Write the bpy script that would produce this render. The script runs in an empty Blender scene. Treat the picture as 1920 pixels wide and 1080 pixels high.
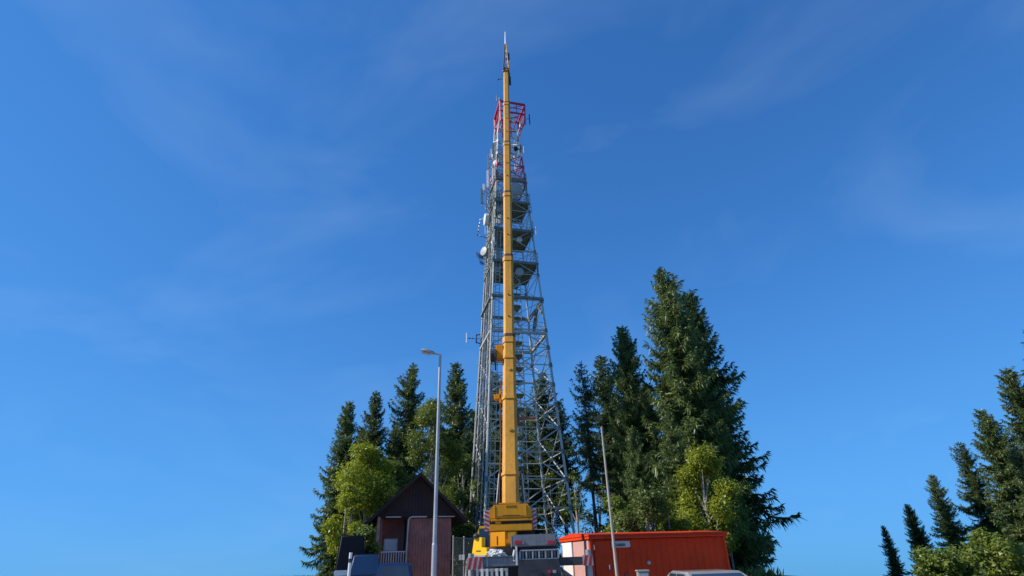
import bpy, bmesh, math, random
import numpy as np
from mathutils import Vector, Matrix
rad = math.radians
random.seed(7)
scene = bpy.context.scene
C = scene.collection

# ------------------------------------------------------------------ camera, sky, sun, exposure
EYE = 1.6
FPX = 1027.0                       # focal length in pixels of the 1920 px wide picture
PITCH, ROLL = rad(26.4), rad(1.9)
fw = Vector((0, math.cos(PITCH), math.sin(PITCH)))
up0 = Vector((0, -math.sin(PITCH), math.cos(PITCH)))
r0 = Vector((1, 0, 0))
rc = r0 * math.cos(ROLL) - up0 * math.sin(ROLL)
uc = up0 * math.cos(ROLL) + r0 * math.sin(ROLL)
cam = bpy.data.cameras.new('camera')
cam.sensor_width = 36.0
cam.lens = 36.0 * FPX / 1920.0
cam.clip_start = 0.1
cam.clip_end = 9000.0
camo = bpy.data.objects.new('camera', cam)
camo.matrix_world = Matrix((rc, uc, -fw)).transposed().to_4x4()
camo.location = (0, 0, EYE)
C.objects.link(camo)
scene.camera = camo

SUN_AZ, SUN_EL = rad(-100.0), rad(40.0)      # azimuth from +Y towards +X
sun_dir = Vector((math.sin(SUN_AZ) * math.cos(SUN_EL), math.cos(SUN_AZ) * math.cos(SUN_EL), math.sin(SUN_EL)))
world = bpy.data.worlds.new("World")
scene.world = world
world.use_nodes = True
wt = world.node_tree
wn, wl = wt.nodes, wt.links
bg = wn['Background']
sky = wn.new('ShaderNodeTexSky')
sky.sky_type = 'NISHITA'
sky.sun_disc = False
sky.sun_elevation = SUN_EL
sky.sun_rotation = SUN_AZ
sky.altitude = 1000
sky.air_density = 1.0
sky.dust_density = 0.0
sky.ozone_density = 6.0
# thin cirrus veil over the whole sky
tc = wn.new('ShaderNodeTexCoord')
mp = wn.new('ShaderNodeMapping')
mp.inputs['Scale'].default_value = (1.2, 1.5, 2.6)
mp.inputs['Rotation'].default_value = (0.2, 0.35, 0.5)
mp.inputs['Location'].default_value = (8.22, 4.26, 13.8)
no = wn.new('ShaderNodeTexNoise')
no.inputs['Scale'].default_value = 1.7
no.inputs['Detail'].default_value = 4
no.inputs['Roughness'].default_value = 0.55
no.inputs['Distortion'].default_value = 0.5
rmp = wn.new('ShaderNodeMapRange')
rmp.inputs['From Min'].default_value = 0.50
rmp.inputs['From Max'].default_value = 0.85
rmp.inputs['To Max'].default_value = 0.10
mixc = wn.new('ShaderNodeMix')
mixc.data_type = 'RGBA'
mixc.inputs['B'].default_value = (6.4, 8.2, 10.0, 1)
# camera-like response of the sky: deep blue overhead, no blown horizon (soft shoulder per channel)
def vmath(op, a, b):
    n = wn.new('ShaderNodeVectorMath')
    n.operation = op
    for i, x in enumerate((a, b)):
        if isinstance(x, tuple): n.inputs[i].default_value = x
        else: wl.new(x, n.inputs[i])
    return n.outputs['Vector']


num = vmath('MULTIPLY', sky.outputs['Color'], (0.67, 1.47, 2.13))
xk = vmath('MULTIPLY', sky.outputs['Color'], (0.60, 0.37, 0.23))
den = vmath('ADD', vmath('DIVIDE', vmath('MULTIPLY', xk, xk), vmath('ADD', xk, (1.0, 1.0, 1.0))), (1.0, 1.0, 1.0))
skyc = vmath('DIVIDE', num, den)
wl.new(tc.outputs['Generated'], mp.inputs['Vector'])
wl.new(mp.outputs['Vector'], no.inputs['Vector'])
wl.new(no.outputs['Fac'], rmp.inputs['Value'])
wl.new(rmp.outputs['Result'], mixc.inputs['Factor'])
wl.new(skyc, mixc.inputs['A'])
wl.new(mixc.outputs['Result'], bg.inputs['Color'])
bg.inputs['Strength'].default_value = 0.1

sl = bpy.data.lights.new('sun', 'SUN')
sl.energy = 4.6
sl.angle = rad(0.5)
sl.color = (1.0, 0.93, 0.82)
so = bpy.data.objects.new('sun', sl)
so.rotation_euler = sun_dir.to_track_quat('Z', 'Y').to_euler()
so.location = (-60, 0, 60)
C.objects.link(so)
vs = scene.view_settings
scene.display_settings.display_device = 'sRGB'
vs.view_transform = 'Standard'
vs.look = 'None'
vs.gamma = 1.0
vs.use_curve_mapping = False
vs.exposure = 0.25


def at(px, py, Y):
    """point at distance Y in front of the camera seen at a pixel of the 1920x1080 picture"""
    d = fw * FPX + rc * (px - 960) + uc * (540 - py)
    return Vector((0, 0, EYE)) + d * (Y / d.y)


# ------------------------------------------------------------------ materials
def mat(name, col, rough=0.6, metal=0.0, var=0.15, scale=3.0, bump=0.0, bscale=40.0, dirt=0.0, dirtcol=(0.08, 0.06, 0.045), spec=0.5, coat=0.0):
    m = bpy.data.materials.new(name)
    m.use_nodes = True
    n, l = m.node_tree.nodes, m.node_tree.links
    b = n['Principled BSDF']
    b.inputs['Roughness'].default_value = rough
    b.inputs['Metallic'].default_value = metal
    b.inputs['Specular IOR Level'].default_value = spec
    b.inputs['Coat Weight'].default_value = coat
    t = n.new('ShaderNodeTexCoord')
    ns = n.new('ShaderNodeTexNoise')
    ns.inputs['Scale'].default_value = scale
    ns.inputs['Detail'].default_value = 5
    ns.inputs['Roughness'].default_value = 0.6
    l.new(t.outputs['Object'], ns.inputs['Vector'])
    cr = n.new('ShaderNodeValToRGB')
    lo = [max(0, c * (1 - var)) for c in col]
    hi = [min(1, c * (1 + var)) for c in col]
    cr.color_ramp.elements[0].position = 0.3
    cr.color_ramp.elements[1].position = 0.7
    cr.color_ramp.elements[0].color = (*lo, 1)
    cr.color_ramp.elements[1].color = (*hi, 1)
    l.new(ns.outputs['Fac'], cr.inputs['Fac'])
    out = cr.outputs['Color']
    if dirt > 0:
        n2 = n.new('ShaderNodeTexNoise')
        n2.inputs['Scale'].default_value = scale * 2.7
        n2.inputs['Detail'].default_value = 8
        n2.inputs['Roughness'].default_value = 0.7
        l.new(t.outputs['Object'], n2.inputs['Vector'])
        mr = n.new('ShaderNodeMapRange')
        mr.inputs['From Min'].default_value = 0.5
        mr.inputs['From Max'].default_value = 0.72
        mr.inputs['To Max'].default_value = dirt
        l.new(n2.outputs['Fac'], mr.inputs['Value'])
        mx = n.new('ShaderNodeMix')
        mx.data_type = 'RGBA'
        mx.inputs['B'].default_value = (*dirtcol, 1)
        l.new(mr.outputs['Result'], mx.inputs['Factor'])
        l.new(out, mx.inputs['A'])
        out = mx.outputs['Result']
        ma = n.new('ShaderNodeMapRange')
        ma.inputs['To Min'].default_value = max(0.05, rough - 0.12)
        ma.inputs['To Max'].default_value = min(1, rough + 0.2)
        l.new(n2.outputs['Fac'], ma.inputs['Value'])
        l.new(ma.outputs['Result'], b.inputs['Roughness'])
    l.new(out, b.inputs['Base Color'])
    if bump > 0:
        n3 = n.new('ShaderNodeTexNoise')
        n3.inputs['Scale'].default_value = bscale
        n3.inputs['Detail'].default_value = 4
        l.new(t.outputs['Object'], n3.inputs['Vector'])
        bp = n.new('ShaderNodeBump')
        bp.inputs['Strength'].default_value = bump
        bp.inputs['Distance'].default_value = 0.02
        l.new(n3.outputs['Fac'], bp.inputs['Height'])
        l.new(bp.outputs['Normal'], b.inputs['Normal'])
    return m


def leafmat(name, c1, c2, trans=0.3, scale=0.6, warm=0.0):
    m = bpy.data.materials.new(name)
    m.use_nodes = True
    n, l = m.node_tree.nodes, m.node_tree.links
    n.remove(n['Principled BSDF'])
    t = n.new('ShaderNodeTexCoord')
    ns = n.new('ShaderNodeTexNoise')
    ns.inputs['Scale'].default_value = scale
    ns.inputs['Detail'].default_value = 7
    ns.inputs['Roughness'].default_value = 0.75
    l.new(t.outputs['Object'], ns.inputs['Vector'])
    cr = n.new('ShaderNodeValToRGB')
    cr.color_ramp.elements[0].position = 0.32
    cr.color_ramp.elements[1].position = 0.68
    cr.color_ramp.elements[0].color = (*c1, 1)
    cr.color_ramp.elements[1].color = (*c2, 1)
    l.new(ns.outputs['Fac'], cr.inputs['Fac'])
    oi = n.new('ShaderNodeObjectInfo')
    mr = n.new('ShaderNodeMapRange')
    mr.inputs['To Min'].default_value = 0.8
    mr.inputs['To Max'].default_value = 1.2
    l.new(oi.outputs['Random'], mr.inputs['Value'])
    hv = n.new('ShaderNodeHueSaturation')
    l.new(cr.outputs['Color'], hv.inputs['Color'])
    l.new(mr.outputs['Result'], hv.inputs['Value'])
    d = n.new('ShaderNodeBsdfDiffuse')
    tr = n.new('ShaderNodeBsdfTranslucent')
    g = n.new('ShaderNodeBsdfGlossy')
    g.inputs['Roughness'].default_value = 0.45
    g.inputs['Color'].default_value = (0.6, 0.65, 0.6, 1)
    m1 = n.new('ShaderNodeMixShader')
    m1.inputs['Fac'].default_value = trans
    m2 = n.new('ShaderNodeMixShader')
    m2.inputs['Fac'].default_value = 0.05
    l.new(hv.outputs['Color'], d.inputs['Color'])
    l.new(hv.outputs['Color'], tr.inputs['Color'])
    l.new(d.outputs[0], m1.inputs[1])
    l.new(tr.outputs[0], m1.inputs[2])
    l.new(m1.outputs[0], m2.inputs[1])
    l.new(g.outputs[0], m2.inputs[2])
    l.new(m2.outputs[0], n['Material Output'].inputs['Surface'])
    return m


M = dict(
    galv=mat('galvanised_steel', (0.42, 0.44, 0.42), 0.5, 0.1, 0.25, 1.2, dirt=0.35, dirtcol=(0.16, 0.17, 0.15)),
    galvdark=mat('weathered_steel', (0.17, 0.21, 0.20), 0.6, 0.2, 0.3, 1.5, dirt=0.4, dirtcol=(0.07, 0.08, 0.08)),
    grating=mat('platform_steel', (0.16, 0.20, 0.19), 0.7, 0.1, 0.25, 2.0, dirt=0.4),
    towerred=mat('tower_red_paint', (0.55, 0.035, 0.085), 0.5, 0, 0.2, 1.5, dirt=0.25, dirtcol=(0.3, 0.12, 0.12)),
    towerwhite=mat('tower_white_paint', (0.74, 0.73, 0.74), 0.5, 0, 0.08, 1.5, dirt=0.25, dirtcol=(0.4, 0.36, 0.34)),
    crownpink=mat('faded_red_radome', (0.52, 0.20, 0.26), 0.5, 0, 0.1, 2),
    radome=mat('white_radome', (0.76, 0.77, 0.78), 0.4, 0, 0.06, 3),
    radomegrey=mat('grey_radome', (0.34, 0.37, 0.36), 0.5, 0, 0.1, 3),
    radomeolive=mat('olive_radome', (0.20, 0.23, 0.15), 0.5, 0, 0.1, 3),
    cable=mat('black_cable', (0.025, 0.025, 0.03), 0.6, 0, 0.3, 4),
    dark=mat('dark_steel', (0.035, 0.038, 0.045), 0.55, 0.2, 0.3, 3, dirt=0.3, dirtcol=(0.11, 0.10, 0.085)),
    rubber=mat('tyre_rubber', (0.018, 0.018, 0.018), 0.85, 0, 0.3, 5, bump=0.2),
    yellow=mat('crane_yellow_paint', (0.72, 0.31, 0.008), 0.45, 0, 0.10, 1.2, dirt=0.35, dirtcol=(0.36, 0.16, 0.02), spec=0.3),
    boomy=mat('boom_yellow_paint', (0.62, 0.30, 0.040), 0.42, 0, 0.12, 0.7, dirt=0.4, dirtcol=(0.34, 0.16, 0.03), spec=0.3),
    boomrim=mat('boom_rim_dark', (0.075, 0.036, 0.014), 0.6, 0, 0.25, 2, dirt=0.4),
    orange=mat('crane_orange_panel', (0.84, 0.33, 0.006), 0.4, 0, 0.08, 2, dirt=0.2, dirtcol=(0.5, 0.17, 0.01), spec=0.3),
    brightyellow=mat('cab_yellow_paint', (0.86, 0.50, 0.010), 0.4, 0, 0.06, 2, dirt=0.18, dirtcol=(0.4, 0.22, 0.03), spec=0.3),
    greypanel=mat('grey_body_paint', (0.20, 0.205, 0.225), 0.45, 0.2, 0.12, 2, dirt=0.35),
    frame=mat('light_frame_steel', (0.33, 0.34, 0.36), 0.5, 0.3, 0.2, 3, dirt=0.35),
    hazred=mat('hazard_red', (0.34, 0.02, 0.03), 0.5, 0, 0.2, 4, dirt=0.5),
    hazwhite=mat('hazard_white', (0.40, 0.33, 0.33), 0.5, 0, 0.12, 4, dirt=0.6, dirtcol=(0.22, 0.15, 0.15)),  # dirt and dull tone partly stand for shade on the plates
    lightred=mat('tail_light_red', (0.40, 0.02, 0.03), 0.25, 0, 0.1, 4),
    glass=mat('dark_glass', (0.022, 0.035, 0.055), 0.06, 0, 0.2, 1, spec=0.8),
    contred=mat('container_red_paint', (0.72, 0.050, 0.008), 0.5, 0, 0.12, 0.8, spec=0.15, bump=0.05, dirt=0.35, dirtcol=(0.24, 0.045, 0.02)),
    contrim=mat('container_rim_red', (0.72, 0.050, 0.010), 0.45, 0, 0.10, 1.0, spec=0.2, dirt=0.25, dirtcol=(0.35, 0.06, 0.02)),
    contwhitelit=mat('container_door_white_lit', (0.80, 0.76, 0.73), 0.5, 0, 0.05, 1.5, dirt=0.2, dirtcol=(0.6, 0.5, 0.45)),  # strong sunlight put into the leaf colour
    contpinkdim=mat('container_door_pink_dim', (0.60, 0.34, 0.30), 0.5, 0, 0.08, 1.5, dirt=0.3, dirtcol=(0.45, 0.2, 0.15)),  # weaker, grazing sunlight put into the leaf colour
    signgrey=mat('sign_plate_grey', (0.55, 0.55, 0.50), 0.5, 0, 0.06, 3, dirt=0.15),
    black=mat('black_print', (0.012, 0.012, 0.012), 0.6, 0, 0.2, 3),
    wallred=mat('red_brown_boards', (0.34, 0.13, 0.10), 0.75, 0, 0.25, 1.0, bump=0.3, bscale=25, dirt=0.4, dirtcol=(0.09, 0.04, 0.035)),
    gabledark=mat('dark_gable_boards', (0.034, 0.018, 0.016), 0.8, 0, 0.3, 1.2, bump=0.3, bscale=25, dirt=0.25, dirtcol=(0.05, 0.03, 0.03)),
    wood=mat('brown_eave_wood', (0.22, 0.12, 0.07), 0.7, 0, 0.25, 1.5, bump=0.3),
    postpink=mat('pale_red_post', (0.40, 0.24, 0.21), 0.7, 0, 0.2, 2, dirt=0.25),
    trim=mat('pale_trim', (0.60, 0.52, 0.48), 0.55, 0, 0.1, 2, dirt=0.25),
    rooftile=mat('dark_roof_sheet', (0.045, 0.035, 0.040), 0.6, 0.1, 0.25, 1.5, bump=0.2, dirt=0.3),
    whitewood=mat('white_painted_wood', (0.62, 0.60, 0.62), 0.6, 0, 0.1, 3, dirt=0.25),
    lamppost=mat('lamp_post_galvanised', (0.42, 0.42, 0.44), 0.45, 0.35, 0.15, 2.0, dirt=0.3, dirtcol=(0.2, 0.19, 0.18)),
    lamphead=mat('lamp_head_grey', (0.33, 0.34, 0.32), 0.45, 0.2, 0.12, 3),
    lens=mat('lamp_lens', (0.50, 0.50, 0.47), 0.2, 0, 0.05, 3),
    woodpole=mat('weathered_pole', (0.36, 0.33, 0.27), 0.7, 0, 0.2, 1.0, dirt=0.4, dirtcol=(0.2, 0.17, 0.14)),
    bark=mat('spruce_bark', (0.10, 0.075, 0.06), 0.9, 0, 0.35, 3, bump=0.6, bscale=12),
    birch=mat('pale_bark', (0.34, 0.31, 0.28), 0.85, 0, 0.3, 3, bump=0.5, bscale=12, dirt=0.6),
    cloth=mat('white_sheet_plastic', (0.66, 0.66, 0.62), 0.6, 0, 0.1, 4, bump=0.4, bscale=14, dirt=0.35),
    blue=mat('blue_car_paint', (0.018, 0.045, 0.115), 0.35, 0.1, 0.1, 2, coat=0.8),
    darkblue=mat('dark_blue_car_paint', (0.010, 0.020, 0.075), 0.22, 0.2, 0.1, 2, coat=0.9),
    vanblack=mat('black_van_paint', (0.012, 0.012, 0.015), 0.5, 0.0, 0.2, 2, spec=0.2),
    silver=mat('silver_pink_car_paint', (0.56, 0.50, 0.50), 0.3, 0.4, 0.06, 2, coat=0.8),
    chrome=mat('chrome_trim', (0.6, 0.6, 0.6), 0.25, 0.9, 0.1, 3),
    cabinet=mat('grey_green_cabinet', (0.34, 0.37, 0.35), 0.5, 0.1, 0.08, 3, dirt=0.25),
    spruceA=leafmat('spruce_needles_green', (0.048, 0.082, 0.024), (0.19, 0.24, 0.062), 0.36, 0.8),
    spruceB=leafmat('spruce_needles_dark', (0.042, 0.074, 0.028), (0.15, 0.20, 0.066), 0.34, 0.8),
    lime=leafmat('lime_leaves', (0.21, 0.27, 0.012), (0.46, 0.50, 0.035), 0.48, 0.9),
    birchl=leafmat('birch_leaves', (0.11, 0.165, 0.020), (0.29, 0.35, 0.050), 0.47, 0.8),
    bushl=leafmat('bush_leaves', (0.075, 0.125, 0.022), (0.22, 0.28, 0.052), 0.45, 0.9),
)


def streaks(m, amount, col, sx=6.0, sz=0.25):
    """long grease and rain streaks running along the part's height"""
    n, l = m.node_tree.nodes, m.node_tree.links
    b = n['Principled BSDF']
    src = b.inputs['Base Color'].links[0].from_socket
    t = n.new('ShaderNodeTexCoord')
    mpn = n.new('ShaderNodeMapping')
    mpn.inputs['Scale'].default_value = (sx, sx, sz)
    ns = n.new('ShaderNodeTexNoise')
    ns.inputs['Scale'].default_value = 2.0
    ns.inputs['Detail'].default_value = 6
    ns.inputs['Roughness'].default_value = 0.7
    l.new(t.outputs['Object'], mpn.inputs['Vector'])
    l.new(mpn.outputs['Vector'], ns.inputs['Vector'])
    mr = n.new('ShaderNodeMapRange')
    mr.inputs['From Min'].default_value = 0.5
    mr.inputs['From Max'].default_value = 0.75
    mr.inputs['To Max'].default_value = amount
    l.new(ns.outputs['Fac'], mr.inputs['Value'])
    mx = n.new('ShaderNodeMix')
    mx.data_type = 'RGBA'
    mx.inputs['B'].default_value = (*col, 1)
    l.new(mr.outputs['Result'], mx.inputs['Factor'])
    l.new(src, mx.inputs['A'])
    l.new(mx.outputs['Result'], b.inputs['Base Color'])


streaks(M['boomy'], 0.6, (0.20, 0.10, 0.03))
streaks(M['yellow'], 0.45, (0.26, 0.11, 0.02))
streaks(M['contred'], 0.35, (0.34, 0.045, 0.02), 4.0, 0.5)
streaks(M['wallred'], 0.4, (0.16, 0.06, 0.045), 5.0, 0.4)
streaks(M['greypanel'], 0.5, (0.09, 0.085, 0.08), 5.0, 0.5)
streaks(M['contpinkdim'], 0.4, (0.42, 0.22, 0.18), 4.0, 0.5)


# ------------------------------------------------------------------ mesh helpers
class MB:
    def __init__(s):
        s.v, s.f = [], []

    def add(s, vs, fs):
        o = len(s.v)
        s.v += [tuple(v) for v in vs]
        s.f += [tuple(i + o for i in f) for f in fs]
        return s

    def box(s, x0, x1, y0, y1, z0, z1, m=None):
        vs = [Vector((x, y, z)) for z in (z0, z1) for y in (y0, y1) for x in (x0, x1)]
        if m: vs = [m @ v for v in vs]
        return s.add(vs, [(0, 2, 3, 1), (4, 5, 7, 6), (0, 1, 5, 4), (1, 3, 7, 5), (3, 2, 6, 7), (2, 0, 4, 6)])

    def bbox(s, x0, x1, y0, y1, z0, z1, bev=0.02, m=None):
        """box with bevelled edges"""
        bm = bmesh.new()
        bmesh.ops.create_cube(bm, size=1)
        for v in bm.verts:
            v.co = Vector(((x0 + x1) / 2 + v.co.x * (x1 - x0), (y0 + y1) / 2 + v.co.y * (y1 - y0), (z0 + z1) / 2 + v.co.z * (z1 - z0)))
        bmesh.ops.bevel(bm, geom=list(bm.edges), offset=bev, segments=2, affect='EDGES')
        bm.verts.index_update()
        vs = [v.co.copy() for v in bm.verts]
        if m: vs = [m @ v for v in vs]
        s.add(vs, [[v.index for v in f.verts] for f in bm.faces])
        bm.free()
        return s

    def tube(s, p0, p1, ra, rb=None, n=10, cap=True):
        p0, p1 = Vector(p0), Vector(p1)
        rb = ra if rb is None else rb
        q = (p1 - p0).to_track_quat('Z', 'Y')
        vs = []
        for p, r in ((p0, ra), (p1, rb)):
            for i in range(n):
                a = 2 * math.pi * i / n
                vs.append(p + q @ Vector((math.cos(a) * r, math.sin(a) * r, 0)))
        fs = [(i, (i + 1) % n, n + (i + 1) % n, n + i) for i in range(n)]
        if cap: fs += [tuple(range(n))[::-1], tuple(range(n, 2 * n))]
        return s.add(vs, fs)

    def path(s, pts, rs, n=8):
        pts = [Vector(p) for p in pts]
        if not isinstance(rs, (list, tuple)): rs = [rs] * len(pts)
        vs, fs = [], []
        for k, p in enumerate(pts):
            d = (pts[min(k + 1, len(pts) - 1)] - pts[max(k - 1, 0)]).normalized()
            q = d.to_track_quat('Z', 'Y')
            for i in range(n):
                a = 2 * math.pi * i / n
                vs.append(p + q @ Vector((math.cos(a) * rs[k], math.sin(a) * rs[k], 0)))
        for k in range(len(pts) - 1):
            fs += [(k * n + i, k * n + (i + 1) % n, (k + 1) * n + (i + 1) % n, (k + 1) * n + i) for i in range(n)]
        fs += [tuple(range(n))[::-1], tuple(range((len(pts) - 1) * n, len(pts) * n))]
        return s.add(vs, fs)

    def beam(s, p0, p1, w, h=None):
        """rectangular bar"""
        p0, p1 = Vector(p0), Vector(p1)
        h = h or w
        q = (p1 - p0).to_track_quat('Z', 'Y')
        vs = []
        for p in (p0, p1):
            for a, b in ((-1, -1), (1, -1), (1, 1), (-1, 1)):
                vs.append(p + q @ Vector((a * w / 2, b * h / 2, 0)))
        return s.add(vs, [(3, 2, 1, 0), (4, 5, 6, 7), (0, 1, 5, 4), (1, 2, 6, 5), (2, 3, 7, 6), (3, 0, 4, 7)])

    def prism(s, poly, axis_off):
        """polygon (3d points) extruded by a vector"""
        n = len(poly)
        a = [Vector(p) for p in poly]
        b = [p + Vector(axis_off) for p in a]
        fs = [tuple(range(n))[::-1], tuple(range(n, 2 * n))] + [(i, (i + 1) % n, n + (i + 1) % n, n + i) for i in range(n)]
        return s.add(a + b, fs)

    def lathe(s, base, axis, prof, n=18):
        """prof: list of (distance along axis, radius)"""
        q = Vector(axis).to_track_quat('Z', 'Y')
        base = Vector(base)
        vs, fs = [], []
        for t, r in prof:
            for i in range(n):
                a = 2 * math.pi * i / n
                vs.append(base + q @ Vector((math.cos(a) * r, math.sin(a) * r, t)))
        for k in range(len(prof) - 1):
            fs += [(k * n + i, k * n + (i + 1) % n, (k + 1) * n + (i + 1) % n, (k + 1) * n + i) for i in range(n)]
        fs += [tuple(range(n))[::-1], tuple(range((len(prof) - 1) * n, len(prof) * n))]
        return s.add(vs, fs)

    def mesh(s, name, m, smooth=False):
        me = bpy.data.meshes.new(name)
        me.from_pydata(s.v, [], s.f)
        bm = bmesh.new()
        bm.from_mesh(me)
        bmesh.ops.recalc_face_normals(bm, faces=bm.faces)
        bm.to_mesh(me)
        bm.free()
        me.materials.append(M[m])
        if smooth:
            me.polygons.foreach_set('use_smooth', [True] * len(me.polygons))
            try:
                me.set_sharp_from_angle(angle=rad(40))
            except Exception:
                pass
        return me


def link(name, me, parent=None, label=None, kind=None):
    o = bpy.data.objects.new(name, me)
    C.objects.link(o)
    if parent is not None:
        o.parent = parent
        o.matrix_parent_inverse = wm(parent).inverted()
    if label: o['label'] = label
    if kind: o['kind'] = kind
    return o


def wm(o):
    """world matrix without waiting for the depsgraph"""
    m = Matrix.LocRotScale(o.location, o.rotation_euler, o.scale)
    if o.parent is not None:
        m = wm(o.parent) @ o.matrix_parent_inverse @ m
    return m


def part(name, mb, m, parent, label=None, kind=None, smooth=False):
    return link(name, mb.mesh(name, m, smooth), parent, label, kind)


def tag(o, label, cat, group=None):
    o['label'] = label
    o['category'] = cat
    if group: o['group'] = group
    return o


def thing(name, loc, label, cat, group=None, rz=0.0):
    o = bpy.data.objects.new(name, None)
    o.empty_display_size = 0.3
    o.location = loc
    o.rotation_euler = (0, 0, rz)
    C.objects.link(o)
    return tag(o, label, cat, group)


_unit = {}


def unit(kind, m):
    k = (kind, m)
    if k not in _unit:
        b = MB()
        if kind == 'tube': b.tube((0, 0, 0), (0, 0, 1), 1, 1, 8)
        else: b.box(-1, 1, -1, 1, 0, 1)
        _unit[k] = b.mesh(kind + '_bar', m, kind == 'tube')
    return _unit[k]


def bar(name, p0, p1, r, m, parent, kind='tube', r2=None):
    """a member as its own object, sharing one unit mesh"""
    p0, p1 = Vector(p0), Vector(p1)
    d = p1 - p0
    o = bpy.data.objects.new(name, unit(kind, m))
    o.location = p0
    o.rotation_euler = d.to_track_quat('Z', 'Y').to_euler()
    o.scale = (r, r2 or r, d.length)
    C.objects.link(o)
    o.parent = parent
    o.matrix_parent_inverse = wm(parent).inverted()
    return o


# ------------------------------------------------------------------ the setting: hilltop ground, yard
def gz(x, y):
    return -0.10 * max(0.0, x - 20.0) if x > 20 else 0.0


def ground():
    rs = [0, 6, 14, 20, 25, 32, 40, 50, 60, 80, 100, 125, 155, 200, 270, 380, 550, 800, 1200, 1800, 2600, 3600]
    n = 64
    vs, fs = [(0, 0, 0)], []
    rnd = random.Random(3)
    for r in rs[1:]:
        for i in range(n):
            a = 2 * math.pi * i / n
            z = 0.0 if r <= 100 else -0.075 * (r - 100) * min(1, (r - 100) / 200)
            if r > 60: z += rnd.uniform(-0.004, 0.004) * (r - 60)
            if r > 1000: z = z * 0.5 - 60
            if r <= 380: z = min(z, z + gz(r * math.cos(a), 0))
            else: z = min(z, -14.0)
            vs.append((r * math.cos(a), r * math.sin(a), z))
    for i in range(n):
        fs.append((0, 1 + i, 1 + (i + 1) % n))
    for k in range(len(rs) - 2):
        for i in range(n):
            a, b = 1 + k * n + i, 1 + k * n + (i + 1) % n
            fs.append((a, a + n, b + n, b))
    me = bpy.data.meshes.new('ground')
    me.from_pydata(vs, [], fs)
    me.polygons.foreach_set('use_smooth', [True] * len(me.polygons))
    M['grassground'] = mat('hill_grass', (0.055, 0.070, 0.025), 0.95, 0, 0.35, 0.35, bump=0.6, bscale=3, dirt=0.5, dirtcol=(0.09, 0.075, 0.045))
    me.materials.append(M['grassground'])
    o = link('ground', me)
    o['kind'] = 'structure'
    M['gravel'] = mat('yard_gravel', (0.30, 0.27, 0.225), 0.95, 0, 0.25, 1.2, bump=0.8, bscale=22, dirt=0.4, dirtcol=(0.17, 0.15, 0.125))  # lightened so its bounce fills upright faces with warm light
    b = MB()
    pts = [(-22, -30), (19, -30), (19, 24), (12, 34), (6, 40), (-3, 40), (-10, 34), (-16, 26)]  # unseen stretch behind the camera added for more bounced light
    b.add([(x, y, 0.004) for x, y in pts], [tuple(range(len(pts)))])
    y_ = part('yard', b, 'gravel', None)
    y_['kind'] = 'structure'


ground()

# ------------------------------------------------------------------ lattice tower
TC = Vector((-0.128, 49.57, 0))
TAL = rad(14.5)
Z_TAPER = 46.0


def hs_(z):
    return 3.75 + (1.3 - 3.75) * z / 44.0


def corner(k, z, h=None, off=(0, 0)):
    h = hs_(z) if h is None else h
    sx, sy = {'B': (-1, -1), 'D': (1, -1), 'C': (1, 1), 'A': (-1, 1)}[k]
    c, s = math.cos(TAL), math.sin(TAL)
    return Vector((TC.x + off[0] + h * (sx * c - sy * s), TC.y + off[1] + h * (sx * s + sy * c), z))


def tl(x, y, z):
    """tower local coordinates (x along the front face, y into depth) to world"""
    c, s = math.cos(TAL), math.sin(TAL)
    return Vector((TC.x + x * c - y * s, TC.y + x * s + y * c, z))


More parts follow.
